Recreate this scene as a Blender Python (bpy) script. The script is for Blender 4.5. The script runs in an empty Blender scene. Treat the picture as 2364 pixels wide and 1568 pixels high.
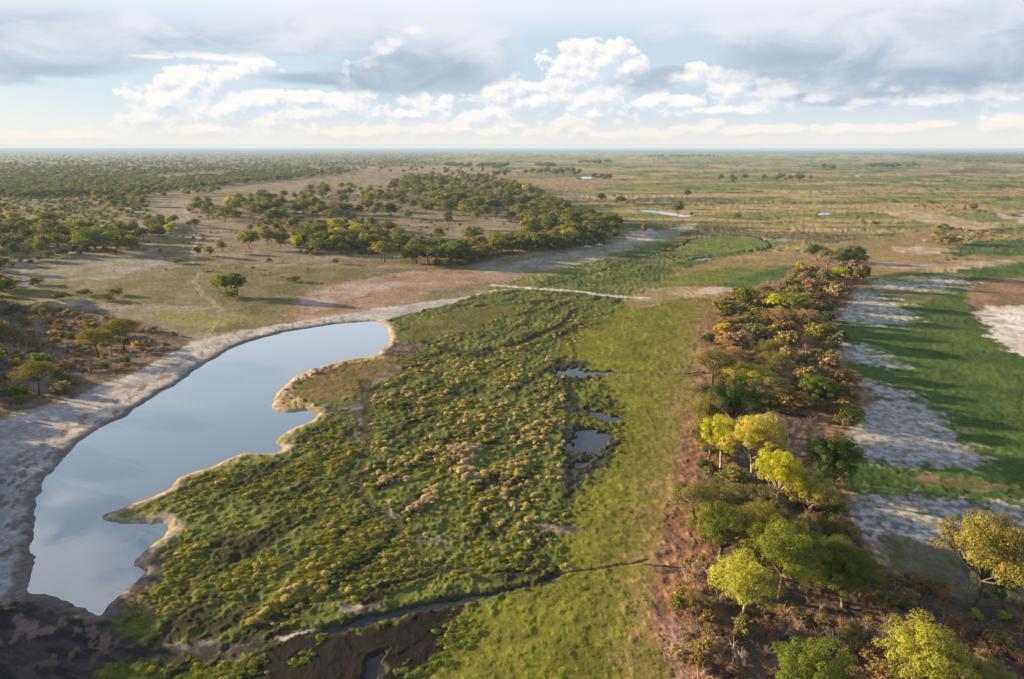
import bpy, math, random, zlib
import numpy as np
from mathutils import Vector

random.seed(11)
rng = np.random.default_rng(11)
scene = bpy.context.scene
COL = scene.collection
R = math.radians

# ------------------------------------------------------------------ camera, sky, sun, exposure
CAM_H = 70.0
PITCH = math.atan((784 - 343.5) / 1576.0)          # camera looks this far below the horizon
cam_d = bpy.data.cameras.new('camera')
cam_d.sensor_width = 36.0
cam_d.lens = 36.0 * 1576.0 / 2364.0
cam_d.clip_start = 0.5
cam_d.clip_end = 300000.0
cam = bpy.data.objects.new('camera', cam_d)
COL.objects.link(cam)
cam.location = (0, 0, CAM_H)
cam.rotation_euler = (math.pi / 2 - PITCH, 0, 0)
scene.camera = cam

SUN_EL, SUN_AZ = R(9.5), R(-68.0)                 # azimuth from +Y, negative to the left
scene.view_settings.view_transform = 'Standard'
scene.view_settings.look = 'None'
scene.view_settings.gamma = 1.0
scene.view_settings.use_curve_mapping = False
scene.view_settings.exposure = 2.0
scene.render.engine = 'CYCLES'
scene.cycles.max_bounces = 8
scene.cycles.diffuse_bounces = 3
scene.cycles.transmission_bounces = 4
scene.cycles.volume_bounces = 0
scene.cycles.use_denoising = True
scene.cycles.sample_clamp_indirect = 4.0

sun_d = bpy.data.lights.new('sun', 'SUN')
sun_d.energy = 5.0
sun_d.angle = R(0.8)
sun_d.color = (1.0, 0.76, 0.45)
sun = bpy.data.objects.new('sun', sun_d)
COL.objects.link(sun)
sdir = Vector((math.sin(SUN_AZ) * math.cos(SUN_EL), math.cos(SUN_AZ) * math.cos(SUN_EL), math.sin(SUN_EL)))
sun.rotation_euler = sdir.to_track_quat('Z', 'Y').to_euler()
sun.location = (-200, 80, 120)


class NB:
    """small helper to write node trees as expressions"""
    def __init__(self, nt):
        self.nt = nt

    def n(self, t, **kw):
        nd = self.nt.nodes.new(t)
        for k, v in kw.items():
            setattr(nd, k, v)
        return nd

    def put(self, sock, v):
        if hasattr(v, 'is_linked') or hasattr(v, 'links'):
            self.nt.links.new(v, sock)
        elif v is not None:
            if isinstance(v, (tuple, list)) and sock.type == 'RGBA' and len(v) == 3:
                v = (*v, 1.0)
            sock.default_value = v

    def m(self, op, a, b=None, c=None, clamp=False):
        nd = self.n('ShaderNodeMath', operation=op, use_clamp=clamp)
        for s, v in zip(nd.inputs, (a, b, c)):
            if v is not None:
                self.put(s, v)
        return nd.outputs[0]

    def vm(self, op, a, b=None, scale=None):
        nd = self.n('ShaderNodeVectorMath', operation=op)
        self.put(nd.inputs[0], a)
        if b is not None:
            self.put(nd.inputs[1], b)
        if scale is not None:
            self.put(nd.inputs['Scale'], scale)
        return nd.outputs['Value'] if op in ('LENGTH', 'DOT_PRODUCT', 'DISTANCE') else nd.outputs[0]

    def ss(self, v, lo, hi, a=0.0, b=1.0):
        nd = self.n('ShaderNodeMapRange', interpolation_type='SMOOTHSTEP')
        for s, x in zip(nd.inputs, (v, lo, hi, a, b)):
            self.put(s, x)
        return nd.outputs[0]

    def mix(self, f, a, b, mode='MIX'):
        nd = self.n('ShaderNodeMix', data_type='RGBA', blend_type=mode)
        self.put(nd.inputs[0], f)
        self.put(nd.inputs[6], a)
        self.put(nd.inputs[7], b)
        return nd.outputs[2]

    def comb(self, x, y, z=0.0):
        nd = self.n('ShaderNodeCombineXYZ')
        for s, v in zip(nd.inputs, (x, y, z)):
            self.put(s, v)
        return nd.outputs[0]

    def sep(self, v):
        nd = self.n('ShaderNodeSeparateXYZ')
        self.put(nd.inputs[0], v)
        return nd.outputs

    def noise(self, vec, scale, detail=5.0, rough=0.55, dist=0.0, dim='3D'):
        nd = self.n('ShaderNodeTexNoise', noise_dimensions=dim)
        self.put(nd.inputs['Vector'], vec)
        self.put(nd.inputs['Scale'], scale)
        self.put(nd.inputs['Detail'], detail)
        self.put(nd.inputs['Roughness'], rough)
        self.put(nd.inputs['Distortion'], dist)
        return nd.outputs[0]


# ------------------------------------------------------------------ pixel <-> ground
CP, SP = math.cos(PITCH), math.sin(PITCH)


def ray(px, py):
    a = (px - 1182.0) / 1576.0
    b = -(py - 784.0) / 1576.0
    return np.array([a, CP + b * SP, -SP + b * CP])


def pix(px, py):
    """ground point seen at that place in the (2364 x 1568) photograph"""
    d = ray(px, max(py, 346.0))
    t = CAM_H / -d[2]
    return d[0] * t, d[1] * t


def to_pix(x, y, z=0.0):
    zz = z - CAM_H
    dep = y * CP - zz * SP
    up = y * SP + zz * CP
    dep = np.where(np.abs(dep) < 1e-3, 1e-3, dep)
    return 1182 + 1576 * x / dep, 784 - 1576 * up / dep, dep


def height_at(bx, by, ty):
    """height of a thing that stands at pixel (bx,by) and reaches up to pixel row ty"""
    x, y = pix(bx, by)
    d = ray(bx, ty)
    return CAM_H + d[2] * (y / d[1])


def mpp_at(x, y):
    return (y * CP + CAM_H * SP) / 1576.0


def azel(px, py):
    d = ray(px, py)
    return math.degrees(math.atan2(d[0], d[1])), math.degrees(math.asin(d[2] / np.linalg.norm(d)))


# ------------------------------------------------------------------ sky
def build_world():
    w = bpy.data.worlds.new('World')
    scene.world = w
    w.use_nodes = True
    nt = w.node_tree
    nt.nodes.clear()
    B = NB(nt)
    tc = B.n('ShaderNodeTexCoord')
    dirv = tc.outputs['Generated']
    dx, dy, dz = B.sep(dirv)
    u0 = B.m('MULTIPLY', B.m('ARCTAN2', dx, dy), 57.29578)
    v0 = B.m('MULTIPLY', B.m('ARCSINE', dz), 57.29578)
    sky = B.n('ShaderNodeTexSky', sky_type='NISHITA')
    sky.sun_disc = False
    sky.sun_elevation = SUN_EL
    sky.sun_rotation = SUN_AZ
    sky.air_density = 1.0
    sky.dust_density = 0.6
    sky.ozone_density = 1.3
    skyc = B.vm('SCALE', sky.outputs[0], scale=SKY_STRENGTH)

    def blob_group(name, blobs):
        g = bpy.data.node_groups.new(name, 'ShaderNodeTree')
        g.interface.new_socket('u', in_out='INPUT', socket_type='NodeSocketFloat')
        g.interface.new_socket('v', in_out='INPUT', socket_type='NodeSocketFloat')
        g.interface.new_socket('f', in_out='OUTPUT', socket_type='NodeSocketFloat')
        G = NB(g)
        gi = G.n('NodeGroupInput'); go = G.n('NodeGroupOutput')
        p = G.comb(gi.outputs[0], gi.outputs[1])
        acc = None
        for (px, py, a, b) in blobs:
            uu, vv = azel(px, py)
            a, b = a * 0.0364, b * 0.0364
            d = G.vm('LENGTH', G.vm('MULTIPLY', G.vm('SUBTRACT', p, (uu, vv, 0)), (1 / a, 1 / b, 0)))
            acc = d if acc is None else G.m('SMOOTH_MIN', acc, d, 0.25)
        g.links.new(G.m('SUBTRACT', 1.0, acc), go.inputs[0])
        return g

    cum = [(440, 190, 74, 50), (395, 235, 90, 50), (530, 178, 84, 56), (575, 160, 62, 38), (490, 245, 140, 66), (600, 235, 120, 42),
           (350, 275, 70, 26), (720, 232, 150, 28), (800, 250, 130, 34), (640, 285, 170, 24), (930, 265, 90, 18),
           (800, 172, 14, 26), (845, 150, 32, 24), (880, 120, 34, 24), (915, 103, 34, 22), (958, 70, 32, 12),
           (1325, 160, 84, 62), (1395, 145, 84, 54), (1362, 122, 44, 30), (1300, 205, 70, 56), (1370, 225, 100, 74), (1450, 165, 52, 46), (1195, 205, 75, 30),
           (1130, 220, 60, 28), (1100, 275, 70, 26), (1060, 295, 70, 20), (1230, 240, 60, 40),
           (1590, 180, 80, 34), (1690, 205, 110, 38), (1560, 240, 120, 24), (1790, 215, 120, 34), (1870, 232, 130, 26), (1640, 255, 170, 16),
           (2100, 230, 130, 22), (2230, 222, 150, 28), (2340, 225, 110, 30), (2000, 236, 90, 16),
           (1292, 290, 26, 24), (1335, 300, 40, 15), (1650, 285, 30, 24), (2325, 285, 62, 30), (2165, 288, 45, 10), (832, 300, 32, 20), (1190, 290, 40, 12),
           (500, 298, 220, 26), (800, 306, 210, 20), (1010, 300, 120, 22), (1140, 304, 140, 18), (1400, 312, 170, 15), (1700, 302, 210, 16), (2010, 298, 160, 14), (150, 312, 170, 12), (690, 270, 120, 30), (1000, 250, 60, 34), (1160, 262, 60, 44), (330, 130, 90, 6), (480, 130, 120, 9), (2060, 200, 60, 20)]
    grey = [(1830, 105, 180, 75), (2040, 135, 240, 75), (2260, 150, 240, 70), (2330, 70, 320, 70), (2140, 185, 200, 28), (1730, 90, 70, 50), (2010, 50, 320, 50),
            (970, 150, 200, 62), (800, 183, 190, 17), (1060, 130, 130, 80), (900, 192, 150, 22), (960, 70, 240, 40), (720, 70, 160, 40),
            (40, 110, 200, 65), (140, 70, 220, 60), (330, 75, 260, 36), (600, 85, 240, 34), (1520, 80, 52, 26), (1500, 185, 70, 22), (1550, 165, 50, 14), (1960, 225, 160, 18)]
    gc, gg = blob_group('cumulus_shapes', cum), blob_group('stratus_shapes', grey)

    def use(g, u, v):
        nd = B.n('ShaderNodeGroup'); nd.node_tree = g
        B.put(nd.inputs[0], u); B.put(nd.inputs[1], v)
        return nd.outputs[0]

    # beyond the frame the same two kinds of cloud go on, scattered by noise
    outside = B.m('MAXIMUM', B.ss(B.m('ABSOLUTE', u0), 38.0, 46.0), B.ss(v0, 12.5, 18.0))

    def cumulus(u, v):
        p = B.comb(u, B.m('MULTIPLY', v, 1.35))
        big = B.noise(p, 0.33, 3.0, 0.5, dim='2D')
        fine = B.noise(p, 0.42, 7.0, 0.50, 0.2, dim='2D')
        vor = B.n('ShaderNodeTexVoronoi', feature='F1', voronoi_dimensions='2D')
        wob = B.noise(p, 1.6, 3.0, dim='2D')
        B.put(vor.inputs['Vector'], B.vm('ADD', p, B.comb(wob, B.m('MULTIPLY', wob, -0.7))))
        B.put(vor.inputs['Scale'], 0.52); B.put(vor.inputs['Detail'], 2.0)
        puff = B.m('SUBTRACT', 0.5, vor.outputs[0])
        rag = B.m('ADD', B.m('MULTIPLY', B.m('SUBTRACT', fine, 0.5), 0.80), B.m('MULTIPLY', puff, 0.62))
        gen = B.m('SUBTRACT', B.m('MULTIPLY', B.m('SUBTRACT', B.noise(B.comb(B.m('MULTIPLY', u, 0.055), B.m('MULTIPLY', v, 0.13)), 1.0, 2.0, dim='2D'), 0.56), 4.0),
                  B.m('MULTIPLY', B.ss(v, 8.0, 22.0), 1.2))
        gen = B.m('SUBTRACT', gen, B.m('MULTIPLY', B.m('SUBTRACT', 1.0, outside), 4.0))
        f = B.m('MAXIMUM', use(gc, u, v), gen)
        return B.m('ADD', B.m('ADD', B.m('MULTIPLY', B.m('MAXIMUM', f, -1.2), 0.85), rag), 0.13), rag

    f1, rag1 = cumulus(u0, v0)
    f2, _ = cumulus(B.m('SUBTRACT', u0, 0.34), B.m('ADD', v0, 0.42))
    cmask = B.ss(f1, 0.03, 0.25)
    relief = B.m('SUBTRACT', f1, f2)
    lit = B.ss(relief, -0.36, 0.30)
    low = B.ss(v0, 0.3, 3.2)
    white = B.mix(low, CLOUD_WARM, CLOUD_WHITE)
    shade = B.mix(low, CLOUD_WARM_SHADE, CLOUD_SHADE)
    ccol = B.mix(lit, shade, white)

    # grey layer cloud: flat, streaked along the horizon
    pz = B.comb(u0, B.m('MULTIPLY', v0, 2.4))
    gn = B.noise(pz, 0.16, 8.0, 0.58, 0.4, dim='2D')
    gf = B.noise(pz, 0.07, 4.0, 0.5, dim='2D')
    ggen = B.m('MULTIPLY', B.m('SUBTRACT', B.noise(B.comb(B.m('MULTIPLY', u0, 0.03), B.m('MULTIPLY', v0, 0.06)), 1.0, 3.0, dim='2D'), 0.5), 4.0)
    ggen = B.m('SUBTRACT', ggen, B.m('MULTIPLY', B.m('SUBTRACT', 1.0, outside), 4.0))
    gsh = B.m('MAXIMUM', B.m('MAXIMUM', use(gg, u0, v0), -1.5), ggen)
    gfield = B.m('ADD', B.m('MULTIPLY', gsh, 0.9), B.m('MULTIPLY', B.m('SUBTRACT', gn, 0.46), 1.4))
    gmask = B.m('MULTIPLY', B.ss(gfield, -0.12, 0.45), 0.88)
    gcol = B.mix(B.ss(B.m('ADD', B.m('MULTIPLY', gn, 0.8), B.m('MULTIPLY', B.ss(v0, 4.5, 11.0), 0.5)), 0.25, 0.85), GREY_DARK, GREY_LIGHT)

    # thin veil, dense near the horizon and again in the upper deck
    veil = B.m('ADD', B.m('MULTIPLY', B.ss(v0, 4.2, 0.2), 0.80), B.m('MULTIPLY', B.ss(v0, 7.6, 10.6), 0.85))
    veil = B.m('MULTIPLY', veil, B.m('ADD', 0.72, B.m('MULTIPLY', gf, 0.5)))
    veil = B.m('MULTIPLY', veil, B.ss(v0, 21.0, 11.0, 0.12, 1.0), clamp=True)
    vcol = B.mix(B.ss(v0, 0.5, 5.0), HORIZON_COL, VEIL_COL)
    skyb = B.mix(0.72, skyc, SKY_BLUE_HAZE)
    skyb = B.mix(B.ss(v0, 9.0, 38.0), skyb, B.mix(B.ss(v0, 34.0, 70.0), B.mix(0.3, skyc, SKY_BLUE_HIGH), (0.085, 0.16, 0.30)))

    c = B.mix(veil, skyb, vcol)
    c = B.mix(B.m('MULTIPLY', cmask, B.ss(v0, 0.0, 4.0, 0.45, 0.95)), c, ccol)
    c = B.mix(gmask, c, gcol)
    # wisps of white in front of the grey deck
    wis = B.m('MULTIPLY', B.m('MULTIPLY', cmask, B.ss(f1, 0.25, 0.9)), 0.65)
    c = B.mix(wis, c, ccol)
    bg = B.n('ShaderNodeBackground')
    B.put(bg.inputs[0], c)
    bg.inputs[1].default_value = 0.462
    out = B.n('ShaderNodeOutputWorld')
    nt.links.new(bg.outputs[0], out.inputs[0])
    w.cycles.sampling_method = 'MANUAL'
    w.cycles.sample_map_resolution = 512


SKY_STRENGTH = 0.05
CLOUD_WHITE = (0.545, 0.535, 0.515)
CLOUD_SHADE = (0.385, 0.42, 0.47)
CLOUD_WARM = (0.54, 0.50, 0.44)
CLOUD_WARM_SHADE = (0.44, 0.44, 0.43)
GREY_DARK = (0.205, 0.252, 0.318)
GREY_LIGHT = (0.44, 0.455, 0.49)
VEIL_COL = (0.47, 0.485, 0.52)
HORIZON_COL = (0.50, 0.485, 0.45)
SKY_BLUE_HAZE = (0.405, 0.485, 0.565)
SKY_BLUE_HIGH = (0.16, 0.27, 0.45)
build_world()


# ------------------------------------------------------------------ noise and polygons
def gnoise(x, y, seed=0):
    x = np.asarray(x, np.float64); y = np.asarray(y, np.float64)
    ix = np.floor(x).astype(np.int64); iy = np.floor(y).astype(np.int64)
    fx = (x - ix).astype(np.float32); fy = (y - iy).astype(np.float32)
    u = fx * fx * fx * (fx * (fx * 6 - 15) + 10); v = fy * fy * fy * (fy * (fy * 6 - 15) + 10)

    def g(a, b, dx, dy):
        h = ((a * 374761393 + b * 668265263 + seed * 974711) & 0xffffffff)
        h = ((h ^ (h >> 13)) * 1274126177) & 0xffffffff
        h = (h ^ (h >> 16)) & 63
        return GX[h] * dx + GY[h] * dy
    a = g(ix, iy, fx, fy); b = g(ix + 1, iy, fx - 1, fy)
    c = g(ix, iy + 1, fx, fy - 1); d = g(ix + 1, iy + 1, fx - 1, fy - 1)
    return (a + (b - a) * u) * (1 - v) + (c + (d - c) * u) * v


_ang = np.arange(64) / 64 * 2 * np.pi
GX = (np.cos(_ang) * 1.5).astype(np.float32); GY = (np.sin(_ang) * 1.5).astype(np.float32)


def sstep(v, lo, hi):
    t = np.clip((v - lo) / (hi - lo), 0, 1)
    return t * t * (3 - 2 * t)


def anoise(x, y, mpp, lo, hi, seed):
    """noise whose octaves follow the distance: wavelengths between lo and hi photo pixels"""
    out = np.zeros(x.shape, np.float32); tot = np.zeros(x.shape, np.float32)
    for k in range(-2, 13):
        lam = 2.0 ** k
        rel = lam / mpp
        m = (rel > lo * 0.5) & (rel < hi * 2)
        if not m.any():
            continue
        w = sstep(np.log2(rel), math.log2(lo) - 1, math.log2(lo)) * (1 - sstep(np.log2(rel), math.log2(hi), math.log2(hi) + 1)) * np.minimum(rel / hi, 1.0) ** 0.7
        n = np.zeros(x.shape, np.float32)
        n[m] = gnoise(x[m] / lam + 17.3 * k, y[m] / lam - 5.1 * k, seed + k)
        out += w * n; tot += w * w
    return out / np.sqrt(np.maximum(tot, 1e-6)) * 1.6


def fbm(x, y, lam, seed, octaves=4, mpp=None):
    out = np.zeros(np.shape(x), np.float32); a = 1.0
    for k in range(octaves):
        n = gnoise(x / lam + k * 3.7, y / lam - k * 9.1, seed + k * 13)
        if mpp is not None:
            n = n * sstep(lam / mpp, 1.5, 4.0)
        out += a * n
        a *= 0.55; lam *= 0.5
    return out


def smooth_poly(p, n=4, closed=True):
    p = np.array(p, float)
    N = len(p); out = []
    for i in range(N if closed else N - 1):
        if closed:
            a, b, c, d = p[(i - 1) % N], p[i], p[(i + 1) % N], p[(i + 2) % N]
        else:
            a, b, c, d = p[max(i - 1, 0)], p[i], p[i + 1], p[min(i + 2, N - 1)]
        for k in range(n):
            t = k / n
            out.append(0.5 * (2 * b + (c - a) * t + (2 * a - 5 * b + 4 * c - d) * t * t + (3 * b - a - 3 * c + d) * t ** 3))
    if not closed:
        out.append(p[-1])
    return np.array(out)


def world_poly(p, n=4, closed=True):
    q = smooth_poly(p, n, closed)
    return np.array([pix(a, b) for a, b in q])


def poly_sd(x, y, P, closed=True):
    """signed distance in metres, positive inside (open lines: minus the distance)"""
    best = np.full(x.shape, 1e18); inside = np.zeros(x.shape, bool)
    N = len(P)
    for i in range(N if closed else N - 1):
        ax, ay = P[i]; bx, by = P[(i + 1) % N]
        ex, ey = bx - ax, by - ay
        wx, wy = x - ax, y - ay
        t = np.clip((wx * ex + wy * ey) / (ex * ex + ey * ey + 1e-12), 0, 1)
        d = (wx - ex * t) ** 2 + (wy - ey * t) ** 2
        best = np.minimum(best, d)
        if closed and ay != by:
            inside ^= ((ay > y) != (by > y)) & (x < ex * (y - ay) / (ey if ey else 1e-12) + ax)
    d = np.sqrt(best)
    return np.where(inside, d, -d) if closed else -d


# ------------------------------------------------------------------ what the ground is made of (places as they lie in the photograph)
POND = [(868, 740), (890, 752), (900, 772), (895, 790), (880, 808), (860, 820), (815, 826), (760, 838), (710, 855), (668, 878), (642, 903), (629, 925),
        (634, 941), (660, 948), (700, 946), (728, 955), (716, 970), (680, 985), (650, 1003), (640, 1018), (652, 1030), (628, 1042), (575, 1043), (540, 1052),
        (500, 1070), (440, 1088), (408, 1102), (400, 1120), (350, 1142), (285, 1168), (250, 1182), (243, 1196), (262, 1204), (300, 1204), (345, 1208), (372, 1200), (388, 1214),
        (370, 1240), (335, 1262), (316, 1290), (332, 1312), (312, 1340), (272, 1370), (240, 1395), (228, 1416), (185, 1404), (130, 1372), (75, 1366), (64, 1352), (80, 1312), (72, 1262),
        (85, 1222), (72, 1190), (86, 1150), (104, 1126), (100, 1110), (130, 1075), (156, 1040), (190, 1010), (232, 984), (300, 953), (325, 930), (400, 887),
        (422, 874), (450, 852), (500, 822), (560, 792), (640, 769), (720, 754), (800, 744)]
WATERS = [  # name, outline, bank width (m), category text
    ('pond_water', POND, 2.6),
    ('creek_water', [(740, 1452), (800, 1434), (880, 1413), (960, 1396), (1060, 1381), (1140, 1364), (1215, 1347), (1280, 1329), (1284, 1332), (1220, 1351), (1148, 1369), (1072, 1386), (985, 1404), (910, 1422), (840, 1440), (790, 1453), (748, 1459)], 0.7),
    ('creek_water', [(832, 1590), (846, 1552), (842, 1534), (862, 1514), (882, 1500), (892, 1506), (880, 1524), (888, 1548), (872, 1562), (878, 1590)], 0.6),
    ('marsh_puddle_water', [(1304, 1030), (1322, 1016), (1330, 998), (1350, 988), (1390, 996), (1414, 1004), (1404, 1022), (1396, 1036), (1376, 1048), (1350, 1042), (1320, 1040)], 0.8),
    ('marsh_puddle_water', [(1354, 955), (1378, 949), (1410, 957), (1442, 970), (1420, 972), (1385, 965)], 0.8),
    ('marsh_puddle_water', [(1278, 856), (1312, 850), (1318, 846), (1345, 848), (1336, 854), (1428, 858), (1400, 864), (1330, 868), (1296, 866)], 0.8),
    ('marsh_puddle_water', [(1326, 1066), (1352, 1062), (1350, 1078), (1330, 1082)], 0.7),
    ('channel_water', [(1478, 485), (1510, 486), (1545, 490), (1575, 496), (1600, 497), (1575, 500), (1530, 494), (1490, 489)], 3.0),
    ('channel_water', [(1338, 408), (1362, 408), (1366, 412), (1336, 412)], 5.0),
    ('channel_water', [(1892, 492), (1914, 491), (1912, 495), (1890, 496)], 3.0),
    ('channel_water', [(1539, 383.6), (1557, 383.2), (1559, 384.8), (1541, 385.2)], 5.0),
    ('channel_water', [(1974, 405.5), (1984, 405.2), (1983, 406.9), (1975, 407.1)], 5.0),
    ('channel_water', [(1704, 404), (1714, 403.8), (1714, 405.3), (1705, 405.4)], 5.0),
    ('channel_water', [(1605, 598), (1640, 594), (1642, 598), (1606, 601)], 1.2),
    ('channel_water', [(1790, 552), (1815, 549), (1818, 553), (1792, 556)], 1.2),
]
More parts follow.
